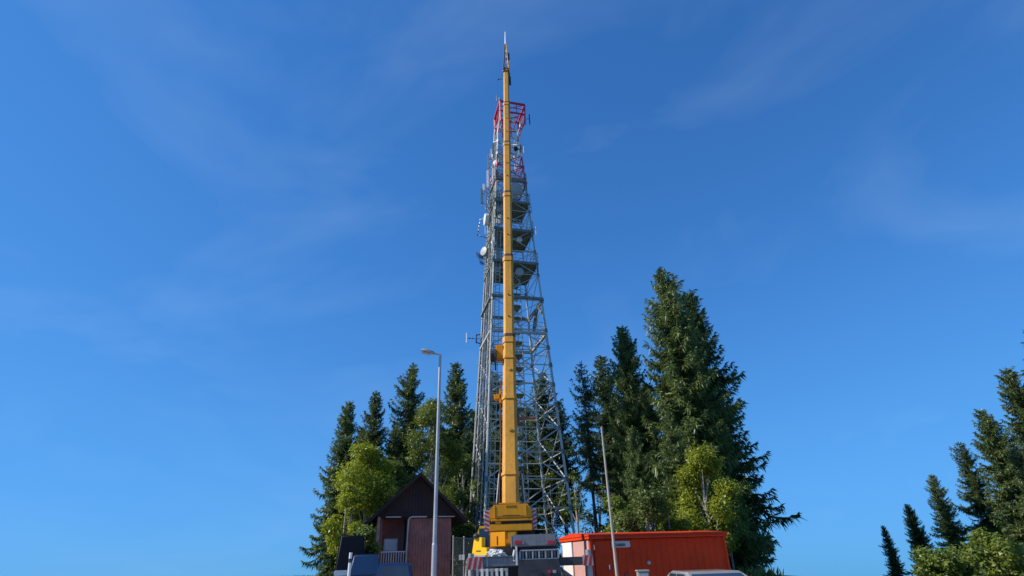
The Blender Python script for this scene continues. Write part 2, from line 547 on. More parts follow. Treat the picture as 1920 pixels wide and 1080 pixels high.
def build_tower():
    t = thing('lattice_tower', (TC.x, TC.y, 0), 'tall steel lattice telecom tower behind the crane with red and white top', 'lattice tower')
    cols = ['B', 'D', 'C', 'A']
    # legs in three painted lengths
    for k in cols:
        bar('leg', corner(k, 0), corner(k, 22), 0.115, 'galv', t)
        bar('leg', corner(k, 22), corner(k, 38), 0.095, 'galv', t)
        bar('leg', corner(k, 38), corner(k, 42.2), 0.075, 'towerred', t)
        bar('leg', corner(k, 42.2), corner(k, Z_TAPER), 0.07, 'towerwhite', t)
        b = MB().bbox(corner(k, 0).x - 0.5, corner(k, 0).x + 0.5, corner(k, 0).y - 0.5, corner(k, 0).y + 0.5, -0.3, 0.25, 0.03)
        part('footing', b, 'signgrey', t)
    zs = [0.3, 5.2, 9.6, 13.6, 17.3, 20.7, 23.8, 26.7, 29.4, 32.0, 34.4, 36.7, 38.8, 40.6, 42.2, 44.0, 46.0]
    for i in range(len(zs) - 1):
        z0, z1 = zs[i], zs[i + 1]
        zm = (z0 + z1) / 2
        m = 'galv' if z1 <= 38.9 else ('towerred' if z1 <= 42.3 else 'towerwhite')
        rd = 0.055 if z0 < 20 else (0.042 if z0 < 38 else 0.058)
        for j in range(4):
            a, b_ = cols[j], cols[(j + 1) % 4]
            A0, A1, B0, B1 = corner(a, z0), corner(a, z1), corner(b_, z0), corner(b_, z1)
            if z0 > 0.5: bar('horizontal_beam', A0, B0, rd, m, t)
            if z1 < 21:
                # K bracing: from the middle of the lower beam up to the legs at mid height, then to the middle of the upper one
                Mid0, Mid1 = (A0 + B0) / 2, (A1 + B1) / 2
                Am, Bm = corner(a, zm), corner(b_, zm)
                for p, q in ((Mid0, Am), (Mid0, Bm), (Am, Mid1), (Bm, Mid1)):
                    bar('diagonal_brace', p, q, rd, m, t)
                bar('horizontal_beam', Am, Bm, rd * 0.8, m, t)
                for P_, Q_, l0, l1 in ((Mid0, Am, A0, Am), (Mid0, Bm, B0, Bm), (Am, Mid1, Am, A1), (Bm, Mid1, Bm, B1)):
                    bar('secondary_brace', P_.lerp(Q_, 0.5), l0.lerp(l1, 0.5), rd * 0.6, m, t)
            else:
                bar('diagonal_brace', A0, B1, rd * 0.85, m, t)
                bar('diagonal_brace', B0, A1, rd * 0.85, m, t)
        for k in cols:
            for zz in ((z0, zm) if z1 < 21 else (z0,)):
                if zz < 0.5: continue
                p = corner(k, zz)
                d = (corner(k, zz + 0.35) - corner(k, zz - 0.35))
                bar('gusset_plate', corner(k, zz - 0.2), corner(k, zz + 0.2), 0.12 if z0 < 25 else 0.10, m if m != 'galv' else 'galvdark', t, 'box')
    for k in cols:
        pass
    for j in range(4):
        bar('horizontal_beam', corner(cols[j], Z_TAPER), corner(cols[(j + 1) % 4], Z_TAPER), 0.05, 'towerwhite', t)
    # stair shaft in the middle: four thin posts, landings and flights
    hw, hd = 0.55, 0.75
    cxs, cys = 0.35, 0.4
    for sx in (-1, 1):
        for sy in (-1, 1):
            bar('stair_post', tl(cxs + sx * hw, cys + sy * hd, 0), tl(cxs + sx * hw, cys + sy * hd, 28.0), 0.035, 'galv', t)
    z = 0.0
    n = 0
    while z < 27:
        s = 1 if n % 2 == 0 else -1
        b = MB()
        p0, p1 = (tl(cxs - s * hw, cys - hd, z), tl(cxs + s * hw, cys - hd, z + 1.15)) if n % 4 < 2 else (tl(cxs - s * hw, cys + hd, z), tl(cxs + s * hw, cys + hd, z + 1.15))
        b.beam(p0, p1, 0.06, 0.12)
        b.beam(p0 + Vector((0, 0, 0.9)), p1 + Vector((0, 0, 0.9)), 0.04)
        part('stair_flight', b, 'galv', t)
        b = MB()
        q = Matrix.Translation(tl(cxs, cys, z + 1.15)) @ Matrix.Rotation(TAL, 4, 'Z')
        b.box(-hw - 0.1, hw + 0.1, -hd, hd, -0.03, 0.03, q)
        for e in (0.45, 0.9):
            b.box(-hw - 0.1, hw + 0.1, -hd - 0.03, -hd + 0.0, e - 0.02, e + 0.02, q)
        part('stair_landing', b, 'galvdark', t)
        z += 1.28
        n += 1
    # cable tray up the left face, between the two left legs
    for k, u in enumerate((0.12, 0.24, 0.36, 0.5, 0.62, 0.74, 0.88)):
        pts = []
        for zz in (0.3, 15, 30, 41):
            p = corner('B', zz).lerp(corner('A', zz), u)
            pts.append(p + Vector((-0.05, 0, 0)))
        mm = ('cable', 'galv', 'cable', 'galvdark', 'cable', 'galv', 'cable')[k]
        part('cable_run', MB().path(pts, 0.06 if mm == 'cable' else 0.045, 6), mm, t, smooth=True)
    zz = 1.0
    while zz < 40:
        bar('tray_rung', corner('B', zz).lerp(corner('A', zz), 0.06), corner('B', zz).lerp(corner('A', zz), 0.94), 0.03, 'galv', t)
        zz += 1.6
    # climbing ladder on the front-left leg
    b = MB()
    lad0, lad1 = corner('B', 1.0), corner('B', 44)
    ux = Vector((math.cos(TAL), math.sin(TAL), 0))
    for s in (0.25, 0.65):
        b.beam(lad0 + ux * s, lad1 + ux * s, 0.05)
    for i in range(110):
        p = lad0.lerp(lad1, i / 110)
        b.beam(p + ux * 0.25, p + ux * 0.65, 0.025)
    part('ladder', b, 'galv', t)

    # platforms
    def platform(z, m='grating', grow=0.1, rail=True, open_=False, y0=-1.0, y1=1.0, x0=-1.0, x1=1.0):
        h = hs_(z) + grow
        q = Matrix.Translation((TC.x, TC.y, z)) @ Matrix.Rotation(TAL, 4, 'Z')
        b = MB()
        if open_:
            for s in (-1, 1):
                b.box(-h, h, s * h - 0.12, s * h + 0.12, -0.12, 0.12, q)
                b.box(s * h - 0.12, s * h + 0.12, -h + 0.13, h - 0.13, -0.115, 0.115, q)
        else:
            b.box(x0 * h, x1 * h, y0 * h, y1 * h, -0.06, 0.0, q)
            ni = 6
            for i in range(ni + 1):
                xx = x0 * h + (x1 - x0) * h * i / ni
                b.box(xx - 0.04, xx + 0.04, y0 * h + 0.01, y1 * h - 0.01, -0.24, -0.063, q)
            for yy in (y0 * h, y1 * h):
                b.box(x0 * h - 0.045, x1 * h + 0.045, yy - 0.05, yy + 0.05, -0.26, 0.01, q)
        pf = part('platform', b, m, t)
        if rail:
            r = MB()
            for e in (0.35, 0.7, 1.1):
                for s in (y0, y1):
                    r.box(x0 * h, x1 * h, s * h - 0.02, s * h + 0.02, e - 0.02, e + 0.02, q)
                for s in (x0, x1):
                    r.box(s * h - 0.02, s * h + 0.02, y0 * h + 0.03, y1 * h - 0.03, e - 0.018, e + 0.018, q)
            for i in range(7):
                xx = x0 * h + (x1 - x0) * h * i / 6
                for s in (y0, y1):
                    r.box(xx - 0.025, xx + 0.025, s * h - 0.025, s * h + 0.025, 0.012, 1.12, q)
            part('railing', r, 'galv', pf)
        return pf

    platform(24.0, 'galvdark', 0.12, False, True)
    platform(28.1, 'grating', 0.12)
    platform(32.0, 'grating', 0.12)
    platform(35.6, 'grating', 0.15)
    platform(38.4, 'galvdark', 0.1, True, True)
    platform(20.4, 'galv', 0.02, True, True)

    # corner bracket under the lower ring
    b = MB()
    p = corner('D', 24.0)
    for q_ in (corner('D', 22.2), corner('C', 22.0).lerp(corner('D', 22.0), 0.35)):
        b.beam(corner('D', 24.0).lerp(corner('C', 24.0), 0.3), q_, 0.14, 0.2)
    b.beam(corner('D', 23.9).lerp(corner('C', 23.9), 0.35), corner('D', 21.9).lerp(corner('C', 21.9), 0.75), 0.3, 0.2)
    part('corner_bracket', b, 'galvdark', t)

    # red crown: a square open frame wider than the mast
    off = (0.5, 0.1)
    hr = 1.5
    for z in (49.9, 48.4):
        for j in range(4):
            a, b_ = cols[j], cols[(j + 1) % 4]
            bar('crown_beam', corner(a, z, hr, off), corner(b_, z, hr, off), 0.10 if z > 49 else 0.075, 'towerred', t, 'box')
    for j in range(4):
        a, b_ = cols[j], cols[(j + 1) % 4]
        bar('crown_post', corner(a, 46.9, hr * 0.96, off), corner(a, 49.95, hr, off), 0.075, 'towerred', t, 'box')
        bar('crown_brace', corner(a, 46.9, hr * 0.96, off), corner(b_, 48.4, hr, off), 0.045, 'towerred', t)
        bar('crown_brace', corner(b_, 46.9, hr * 0.96, off), corner(a, 48.4, hr, off), 0.045, 'towerwhite', t)
        bar('crown_brace', corner(a, 48.4, hr, off), corner(b_, 49.9, hr, off), 0.04, 'towerred', t)
        bar('crown_strut', corner(a, 45.2), corner(a, 47.4, hr * 0.97, off), 0.06, 'towerred', t)
        bar('crown_strut', corner(a, Z_TAPER), corner(a, 48.4, hr, off), 0.05, 'towerwhite', t)
        for f in (0.33, 0.67):
            bar('crown_post', corner(a, 48.4, hr, off).lerp(corner(b_, 48.4, hr, off), f), corner(a, 49.9, hr, off).lerp(corner(b_, 49.9, hr, off), f), 0.045, 'towerred', t, 'box')
    for f in (0.25, 0.5, 0.75):
        bar('crown_beam', corner('B', 48.4, hr, off).lerp(corner('D', 48.4, hr, off), f), corner('A', 48.4, hr, off).lerp(corner('C', 48.4, hr, off), f), 0.05, 'towerred', t, 'box')
        bar('crown_beam', corner('B', 49.9, hr, off).lerp(corner('A', 49.9, hr, off), f), corner('D', 49.9, hr, off).lerp(corner('C', 49.9, hr, off), f), 0.04, 'towerred', t, 'box')
    rr = random.Random(3)
    for i in range(9):
        a, b_ = cols[i % 4], cols[(i + 1) % 4]
        z = rr.uniform(46.9, 47.6)
        p = corner(a, z, hr * 0.9, off).lerp(corner(b_, z, hr * 0.9, off), rr.uniform(0.2, 0.8))
        qq = Matrix.Translation(p) @ Matrix.Rotation(TAL + (math.pi / 2 if i % 2 else 0), 4, 'Z')
        part('crown_panel_antenna', MB().bbox(-0.17, 0.17, -0.07, 0.07, 0, rr.uniform(1.0, 1.5), 0.03, qq), rr.choice(['towerwhite', 'crownpink', 'radome']), t)
    # small things on the crown
    pb = corner('B', 49.9, hr, off)
    part('beacon', MB().tube(pb + Vector((0, 0, 0.1)), pb + Vector((0, 0, 0.5)), 0.14, 0.1).tube(pb + Vector((-0.35, 0, 0)), pb + Vector((-0.35, 0, 0.9)), 0.05), 'galvdark', t)
    pd = corner('D', 47.6, hr, off)
    part('small_antenna', MB().tube(pd + Vector((0.1, 0, 0.1)), pd + Vector((0.55, 0, 0.1)), 0.03).tube(pd + Vector((0.5, 0, -0.7)), pd + Vector((0.5, 0, 0.8)), 0.06), 'dark', t)
    part('small_antenna', MB().box(-0.25, 0.25, -0.2, 0.2, -0.25, 0.25, Matrix.Translation(at(935, 240, 49.0))), 'towerwhite', t)

    # ---- antennas: every one a part of its own
    def panel(px, py0, py1, Y, w, m, d=0.18):
        p0, p1 = at(px, py1, Y), at(px, py0, Y)
        p0.x = p1.x = (p0.x + p1.x) / 2
        b = MB().bbox(p0.x - w / 2, p0.x + w / 2, Y - d / 2, Y + d / 2, p0.z, p1.z, min(w, d) * 0.3)
        o = part('panel_antenna', b, m, t, smooth=True)
        tgt = corner('A' if Y > 50 else 'B', p0.z)
        mb = MB().tube((p0.x, Y + 0.22, p0.z - 0.15), (p0.x, Y + 0.22, p1.z + 0.1), 0.045)
        for f in (0.2, 0.8):
            zz = p0.z + (p1.z - p0.z) * f
            mb.beam((p0.x, Y + 0.22, zz), corner('A', zz) if px < 921 else corner('B', zz), 0.05)
            mb.beam((p0.x, Y + d / 2, zz), (p0.x, Y + 0.22, zz), 0.06)
        part('antenna_mount', mb, 'galvdark', o)
        return o

    panel(915.5, 290, 318, 50.2, 0.20, 'radomegrey')
    panel(915.0, 319, 352, 50.0, 0.30, 'radome')
    panel(925.2, 315, 348, 49.2, 0.28, 'radome')
    panel(907.5, 345, 358, 49.6, 0.28, 'radome')
    panel(903.0, 353, 383, 49.4, 0.22, 'radomeolive')
    panel(911.0, 362, 378, 48.8, 0.18, 'radomegrey')
    panel(910.5, 381, 392, 49.6, 0.18, 'radome')
    panel(918.5, 356, 390, 48.6, 0.14, 'radomeolive')
    panel(973.5, 288, 302, 49.5, 0.14, 'radome')
    panel(966.0, 272, 292, 48.8, 0.24, 'radomegrey')
    panel(925.0, 268, 296, 48.8, 0.22, 'radomeolive')
    panel(932.0, 262, 290, 48.8, 0.18, 'radomegrey')

    def dish(px, py, Y, r, aim, m='radome', drum=0.35):
        c = at(px, py, Y)
        a = Vector(aim).normalized()
        prof = [(-drum, r * 0.25), (-drum * 0.95, r * 0.55), (-drum * 0.5, r * 0.97), (-drum * 0.45, r), (drum * 0.5, r), (drum * 0.5 + 0.02, r * 0.97), (drum * 0.5 + 0.05, r * 0.5), (drum * 0.5 + 0.06, 0.02)]
        o = part('dish_antenna', MB().lathe(c, a, prof), m, t, smooth=True)
        back = c - a * drum
        tgt = min((corner(k, c.z) for k in cols), key=lambda p: (p - c).length)
        b = MB().beam(back, tgt.lerp(back, 0.1), 0.1).tube(tgt + Vector((0, 0, -0.6)), tgt + Vector((0, 0, 0.6)), 0.1)
        part('dish_mount', b, 'galvdark', o)
        return o

    dish(967, 356, 48.3, 0.72, (0.25, -0.85, -0.25), 'radomegrey', 0.6)
    dish(912, 412, 50.0, 0.66, (-1, -0.25, 0), 'radome', 0.4)
    dish(909, 472, 50.0, 0.5, (-0.7, -0.7, 0), 'radomegrey', 0.35)
    dish(974, 449, 48.8, 0.3, (0.5, -0.9, 0), 'radome', 0.3)
    dish(926, 455, 48.5, 0.26, (-0.4, -0.9, 0), 'radome', 0.25)
    dish(931, 306, 48.5, 0.36, (-0.3, -0.9, 0), 'radome', 0.3)
    dish(938, 296, 48.5, 0.3, (0.1, -0.9, 0), 'radome', 0.3)
    dish(934, 336, 48.5, 0.42, (-0.3, -0.9, 0), 'radome', 0.3)
    dish(940, 330, 48.5, 0.28, (0.3, -0.9, 0), 'radome', 0.3)
    dish(964, 335, 48.6, 0.42, (0.4, -0.9, 0), 'radome', 0.3)
    dish(936, 388, 48.3, 0.5, (-0.2, -0.9, 0), 'radomegrey', 0.35)
    dish(938, 412, 48.2, 0.55, (-0.3, -0.9, 0), 'radomegrey', 0.35)
    dish(932, 500, 48.0, 0.45, (-0.3, -0.9, 0), 'radomegrey', 0.3)
    dish(974, 510, 48.0, 0.42, (0.2, -0.9, 0), 'radomegrey', 0.3)
    dish(967, 279, 48.6, 0.24, (0.2, -1, 0), 'black', 0.2)

    # folded dipole hung off the left side
    a, b_ = at(900.5, 411, 50.5), at(894.5, 443, 50.5)
    mb = MB().path([a + Vector((0.4, 0, 0.02)), a, a.lerp(b_, 0.5), b_, b_ + Vector((0.35, 0, 0.06))], 0.05, 6)
    o = part('dipole_antenna', mb, 'radome', t, smooth=True)
    mb = MB()
    for f in (0.12, 0.32, 0.52, 0.72, 0.9):
        p = a.lerp(b_, f)
        mb.tube(p + (b_ - a).normalized() * -0.09, p + (b_ - a).normalized() * 0.09, 0.065)
    part('insulator', mb, 'dark', o)
    mb = MB().beam(a + Vector((0.3, 0, 0)), corner('A', a.z), 0.06).beam(b_ + Vector((0.3, 0, 0)), corner('A', b_.z), 0.06)
    part('antenna_mount', mb, 'galvdark', o)

    # yagi cluster on the left
    for (px, py, L) in ((893, 477, 0.95), (896, 481, 0.8), (899, 491, 0.7)):
        p = at(px, py, 50.4)
        mb = MB().tube(p, corner('A', p.z), 0.035)
        for i in range(5):
            q = p.lerp(corner('A', p.z), 0.05 + i * 0.13)
            e = (0.34 - i * 0.015) * L / 0.9
            mb.tube(q + Vector((0, -e, 0)) + Vector((0, 0, 0.12)), q + Vector((0, e, 0)) - Vector((0, 0, 0.12)), 0.025)
            if i % 2 == 0: mb.tube(q + Vector((0, 0, -e * 0.7)), q + Vector((0, 0, e * 0.7)), 0.025)
        part('yagi_antenna', mb, 'dark', t)
    # lone small antenna lower down on the left
    p = at(875, 634, 51.0)
    q = corner('A', p.z)
    o = part('yagi_antenna', MB().tube(p + Vector((0, 0, -0.5)), p + Vector((0, 0, 0.55)), 0.055), 'radome', t)
    mb = MB().tube(p, q, 0.025)
    mb.tube(q.lerp(p, 0.35) + Vector((0, 0, -0.45)), q.lerp(p, 0.35) + Vector((0, 0, 0.45)), 0.06)
    mb.beam(q.lerp(p, 0.35) + Vector((0, 0, -0.4)), q + Vector((0, 0, -0.5)), 0.08)
    mb.beam(q.lerp(p, 0.35) + Vector((0, 0, 0.4)), q + Vector((0, 0, 0.5)), 0.08)
    for f in (0.6, 0.8):
        mb.tube(q.lerp(p, f) + Vector((0, -0.2, 0)), q.lerp(p, f) + Vector((0, 0.2, 0)), 0.025)
    part('antenna_mount', mb, 'dark', o)
    # dark equipment cabinets and clutter on the platforms
    rnd = random.Random(11)
    for z, num in ((28.1, 6), (32.0, 6), (35.6, 5)):
        for i in range(num):
            h = hs_(z) * 0.8
            x, y = rnd.uniform(-h, h), rnd.uniform(-h, h)
            s = rnd.uniform(0.16, 0.32)
            q = Matrix.Translation(tl(x, y, z)) @ Matrix.Rotation(TAL + rnd.uniform(-.2, .2), 4, 'Z')
            part('equipment_box', MB().bbox(-s, s, -s * 0.7, s * 0.7, 0.005, rnd.uniform(0.6, 1.4), 0.02, q), rnd.choice(['galvdark', 'radomegrey', 'dark']), t)
    for i in range(22):
        z = rnd.uniform(29, 44)
        k = rnd.choice(['A', 'A', 'B', 'B', 'C', 'D'])
        p = corner(k, z, hs_(z) + rnd.uniform(0.05, 0.3))
        L = rnd.uniform(0.8, 1.8)
        o = part('antenna_pipe', MB().tube(p, p + Vector((0, 0, L)), 0.04), rnd.choice(['galv', 'galv', 'galvdark']), t)
        part('pipe_clamp', MB().beam(p + Vector((0, 0, L * 0.2)), corner(k, z + L * 0.2), 0.05).beam(p + Vector((0, 0, L * 0.8)), corner(k, z + L * 0.8), 0.05), 'galvdark', o)


build_tower()


# ------------------------------------------------------------------ mobile crane
def build_crane():
    t = thing('mobile_crane', (0, 23, 0), 'yellow mobile crane seen from behind, its long telescopic boom raised before the tower', 'crane')
    P0, P1 = Vector((-0.35, 25, 3.85)), Vector((0.12, 37, 42.45))
    ax = (P1 - P0).normalized()
    P0 = P0 - ax * 1.6
    total = (P1 - P0).length

    def P(s):            # s measured in metres from the visible foot of the boom
        return P0 + ax * (s + 1.6)

    vis = (P1 - P0).length - 1.6
    q = ax.to_track_quat('Z', 'Y')
    ex = Vector((1, 0, 0))
    ex = (ex - ax * ex.dot(ax)).normalized()
    ey = ax.cross(ex).normalized()          # depth direction of the boom

    def ring(c, w, d):
        ch = w * 0.20
        a, b = w / 2, d / 2
        o = [(-a + ch, -b), (a - ch, -b), (a, -b + ch * 1.1), (a, b - ch), (a - ch, b), (-a + ch, b), (-a, b - ch), (-a, -b + ch * 1.1)]
        return [c + ex * x + ey * y for x, y in o]

    def box_section(s0, s1, w0, w1, grow=0.0, dep=1.25):
        b = MB()
        v = ring(P(s0), w0 + grow, w0 * dep + grow) + ring(P(s1), w1 + grow, w1 * dep + grow)
        n = 8
        b.add(v, [tuple(range(n))[::-1], tuple(range(n, 2 * n))] + [(i, (i + 1) % n, n + (i + 1) % n, n + i) for i in range(n)])
        return b

    boom = part('boom', box_section(-1.6, vis * 0.212, 0.75, 0.63), 'boomy', t)
    fr = [0.212, 0.367, 0.527, 0.687, 0.843, 1.0]
    ws = [0.63, 0.595, 0.57, 0.545, 0.525, 0.50]
    for i in range(5):
        part('boom_section', box_section(vis * fr[i] + 0.002, vis * fr[i + 1], ws[i] - 0.05, ws[i + 1]), 'boomy', boom)
    for i in range(5):
        part('boom_collar', box_section(vis * fr[i] - 0.28, vis * fr[i] + 0.08, ws[i] + 0.07, ws[i] + 0.07), 'boomy', boom)
        part('collar_gap', box_section(vis * fr[i] + 0.081, vis * fr[i] + 0.32, ws[i] + 0.015, ws[i] + 0.015), 'boomrim', boom)
    for f, w in ((0.026, 0.735), (0.121, 0.695), (0.181, 0.665)):
        part('boom_collar', box_section(vis * f - 0.07, vis * f + 0.07, w + 0.06, w + 0.06), 'boomy', boom)
    # round bosses on the back of the boom
    for f in (0.078, 0.162, 0.25, 0.29, 0.42, 0.46, 0.58, 0.62, 0.73, 0.78):
        w = 0.62
        dep = 0.8 - 0.15 * f / 0.2 if f < 0.2 else 0.66
        face = [x for x in range(len(fr)) if f < fr[x]]
        k = face[0] if face else 5
        wl = (0.745 + (0.63 - 0.745) * f / 0.212) if f < 0.212 else (ws[k - 1] - 0.05) + (ws[k] - ws[k - 1] + 0.05) * (f - fr[k - 1]) / (fr[k] - fr[k - 1])
        c = P(vis * f) - ey * (wl * 1.25 / 2) * (1 if ey.y > 0 else -1)
        part('boss', MB().tube(c, c - ey * 0.05 * (1 if ey.y > 0 else -1), 0.085 if f < 0.2 else 0.045, n=12), 'boomy' if f < 0.2 else 'boomrim', boom)
    back = -ey if ey.y > 0 else ey          # towards the camera
    # boom head with sheaves
    hd = MB()
    for s in (-1, 1):
        hd.prism([P1 + ex * s * 0.26 - back * 0.35 - ax * 0.5, P1 + ex * s * 0.26 + back * 0.45 - ax * 0.3, P1 + ex * s * 0.26 + back * 0.5 + ax * 0.5, P1 + ex * s * 0.26 - back * 0.25 + ax * 0.9, P1 + ex * s * 0.26 - back * 0.5 + ax * 0.2], ex * 0.05)
    part('boom_head', hd, 'boomrim', boom)
    for k in (-0.13, 0.0, 0.13):
        part('sheave', MB().tube(P1 + ex * (k - 0.04) + back * 0.2 + ax * 0.2, P1 + ex * (k + 0.04) + back * 0.2 + ax * 0.2, 0.3, n=16), 'dark', boom)
    part('boom_collar', box_section(vis - 0.2, vis + 0.05, 0.62, 0.62), 'boomy', boom)
    # lattice jib above the head
    tip = at(947.3, 60, 38.2)
    foot = P1 + ax * 0.3
    ja = (tip - foot)
    jib = part('jib', MB().tube(foot + ja * 0.60, tip, 0.10, 0.05), 'radome', boom)
    cs = []
    for sx, sy in ((-1, -1), (1, -1), (1, 1), (-1, 1)):
        c0 = foot + ex * sx * 0.26 + back * sy * 0.26
        c1 = foot + ja * 0.66 + ex * sx * 0.07 + back * sy * 0.07
        cs.append((c0, c1))
        bar('jib_chord', c0, c1, 0.05, 'boomrim' if sx < 0 else 'boomy', jib)
    for i in range(9):
        for j in range(4):
            a, b_ = cs[j], cs[(j + 1) % 4]
            if i % 2: a, b_ = b_, a
            bar('jib_lacing', a[0].lerp(a[1], i / 9), b_[0].lerp(b_[1], (i + 1) / 9), 0.028, 'boomy' if i < 4 else 'galv', jib)
    part('jib_hook', MB().bbox(-0.14, 0.14, -0.14, 0.14, -0.4, 0.4, 0.04, Matrix.Translation(foot + ja * 0.36 + ex * 0.22)), 'dark', jib)
    part('anemometer', MB().tube(P1 - ax * 1.2 - ex * 0.3, P1 - ax * 1.2 - ex * 0.75, 0.025).tube(P1 - ax * 1.2 - ex * 0.75 - ax * 0.1, P1 - ax * 1.2 - ex * 0.75 + ax * 0.1, 0.06), 'dark', boom)
    part('hanging_block', MB().tube(P1 - ax * 1.9 + ex * 0.33, P1 + ex * 0.33, 0.03).bbox(-0.09, 0.09, -0.1, 0.1, -0.5, 0.5, 0.03, Matrix.Translation(P1 - ax * 1.6 + ex * 0.34)), 'dark', boom)
    # pieces carried on the left side of the boom: winch block, orange folded jib brackets
    c = P(vis * 0.193) - ex * 0.56
    part('winch_bracket', MB().bbox(-0.24, 0.18, -0.25, 0.25, -0.35, 0.45, 0.05, Matrix.Translation(c + ex * 0.1)), 'orange', boom)
    part('winch_drum', MB().tube(c - ex * 0.42 + Vector((0, -.1, -.1)), c - ex * 0.14 + Vector((0, -.1, -.1)), 0.34, n=16).tube(c - ex * 0.2 + Vector((0, -.1, -.35)), c - ex * 0.14 + Vector((0, -.1, -.35)), 0.55, n=16), 'dark', boom)
    c = P(vis * 0.127) - ex * 0.52
    part('jib_bracket', MB().bbox(-0.26, 0.20, -0.2, 0.2, -0.12, 0.16, 0.04, Matrix.Translation(c)).bbox(0.0, 0.12, -0.2, 0.2, -0.3, 0.42, 0.03, Matrix.Translation(c)), 'orange', boom)
    c = P(vis * 0.098) + ex * 0.75
    part('jib_bracket', MB().bbox(-0.42, 0.5, -0.12, 0.12, -0.05, 0.06, 0.02, Matrix.Translation(c) @ Matrix.Rotation(-0.05, 4, 'Y')).bbox(-0.42, -0.28, -0.15, 0.15, -0.3, 0.3, 0.02, Matrix.Translation(c)), 'wood', boom)
    part('hydraulic_hose', MB().path([P(0.2) - ex * 0.42, P(1.2) - ex * 0.47, P(2.8) - ex * 0.44, P(4.4) - ex * 0.46, P(6.2) - ex * 0.43], 0.035, 6), 'boomrim', boom, smooth=True)
    part('lift_cylinder', MB().tube(Vector((-0.33, 27.6, 2.4)), P(vis * 0.13) - back * 0.6, 0.17, n=14), 'boomrim', t, smooth=True)
    # foot of the boom, between cheek plates
    for s in (-1, 1):
        part('boom_cheek', MB().prism([P(-1.5) + ex * s * 0.47 + back * 0.3, P(1.0) + ex * s * 0.46 + back * 0.25, P(1.3) + ex * s * 0.46 - back * 0.4, P(-1.5) + ex * s * 0.47 - back * 0.9], ex * s * 0.05), 'boomrim', t)
        part('cheek_pipe', MB().tube(P(-0.4) + ex * s * 0.62 + back * 0.2, P(1.1) + ex * s * 0.5 + back * 0.25, 0.03), 'galv', t)

    # --- superstructure: counterweight stack with its back to the camera
    cx = -0.335
    y0 = 22.0
    L, R = cx - 0.78, cx + 0.80
    top = 3.48
    # upper block: sloped shoulders
    pr = [(L, 3.0), (R, 3.0), (R, 3.25), (R - 0.16, top), (L + 0.16, top - 0.01), (L, 3.30)]
    cw = part('counterweight', MB().prism([(x, y0, z) for x, z in pr], (0, 1.5, 0)), 'yellow', t)
    b = MB()
    b.bbox(L + 0.22, R - 0.22, y0 - 0.04, y0 - 0.002, 3.06, top - 0.04, 0.015)
    part('raised_panel', b, 'yellow', cw)
    for xx in (L + 0.20, R - 0.22):
        part('rib', MB().bbox(xx - 0.02, xx + 0.02, y0 - 0.055, y0 - 0.003, 3.02, top - 0.03, 0.008), 'yellow', cw)
    part('recess_slot', MB().box(cx - 0.30, cx + 0.36, y0 - 0.05, y0 - 0.043, 3.075, 3.10), 'boomrim', cw)
    # small worn dark lettering marks along the top edge
    rnd = random.Random(5)
    mk = MB()
    x = cx - 0.15
    for k in range(8):
        w = rnd.uniform(0.028, 0.04)
        mk.box(x, x + 0.012, y0 - 0.05, y0 - 0.042, 3.365, 3.43)
        if k % 2 == 0: mk.box(x + 0.013, x + w, y0 - 0.05, y0 - 0.042, 3.418, 3.43)
        if k % 3 != 1: mk.box(x + 0.013, x + w, y0 - 0.05, y0 - 0.042, 3.365, 3.377)
        x += w + 0.014
    part('worn_lettering', mk, 'boomrim', cw)
    # lid and lifting lugs
    part('top_rail', MB().bbox(cx - 0.44, cx + 0.36, y0 + 0.02, y0 + 0.5, top + 0.002, top + 0.06, 0.012), 'yellow', cw)
    for xx in (L + 0.2, R - 0.14):
        part('lifting_lug', MB().tube((xx - 0.05, y0 + 0.2, top + 0.02), (xx + 0.05, y0 + 0.2, top + 0.02), 0.09, n=14), 'boomrim', cw)
    # middle ledge and dark gap
    part('ledge', MB().bbox(L + 0.03, R + 0.02, y0 - 0.03, y0 + 1.4, 2.90, 2.985, 0.02), 'yellow', t)
    part('gap_block', MB().box(L + 0.08, R - 0.05, y0 + 0.16, y0 + 1.3, 2.80, 2.899), 'dark', t)
    part('gap_bracket', MB().bbox(L + 0.2, L + 0.42, y0 + 0.02, y0 + 0.155, 2.802, 2.897, 0.012), 'yellow', t)
    lw = part('counterweight_slab', MB().bbox(L - 0.01, R + 0.0, y0 - 0.02, y0 + 1.5, 2.56, 2.798, 0.025), 'yellow', t)
    # lower housing, orange door turned sunward at left, dark block for shade at right
    part('lower_housing', MB().bbox(L, L + 1.0, y0 + 0.04, y0 + 2.0, 2.0, 2.556, 0.02), 'yellow', t)
    qd = Matrix.Translation((L + 0.04, y0 + 0.02, 0)) @ Matrix.Rotation(rad(-24), 4, 'Z')  # door turned outwards so the sun brightens it
    dr = part('service_door', MB().bbox(0.0, 0.60, -0.04, 0.0, 2.05, 2.53, 0.012, qd), 'orange', t, label='bright orange service door set ajar to catch the sun')
    part('door_handle', MB().bbox(0.26, 0.29, -0.06, -0.042, 2.10, 2.40, 0.006, qd), 'boomrim', dr)
    part('service_door', MB().bbox(L + 0.66, L + 0.95, y0 - 0.01, y0 + 0.038, 2.05, 2.53, 0.012), 'yellow', t)
    part('shade_block', MB().box(L + 1.005, R + 0.1, y0 + 0.5, y0 + 2.0, 2.0, 2.556), 'boomrim', t)  # dark block, shade put into its colour
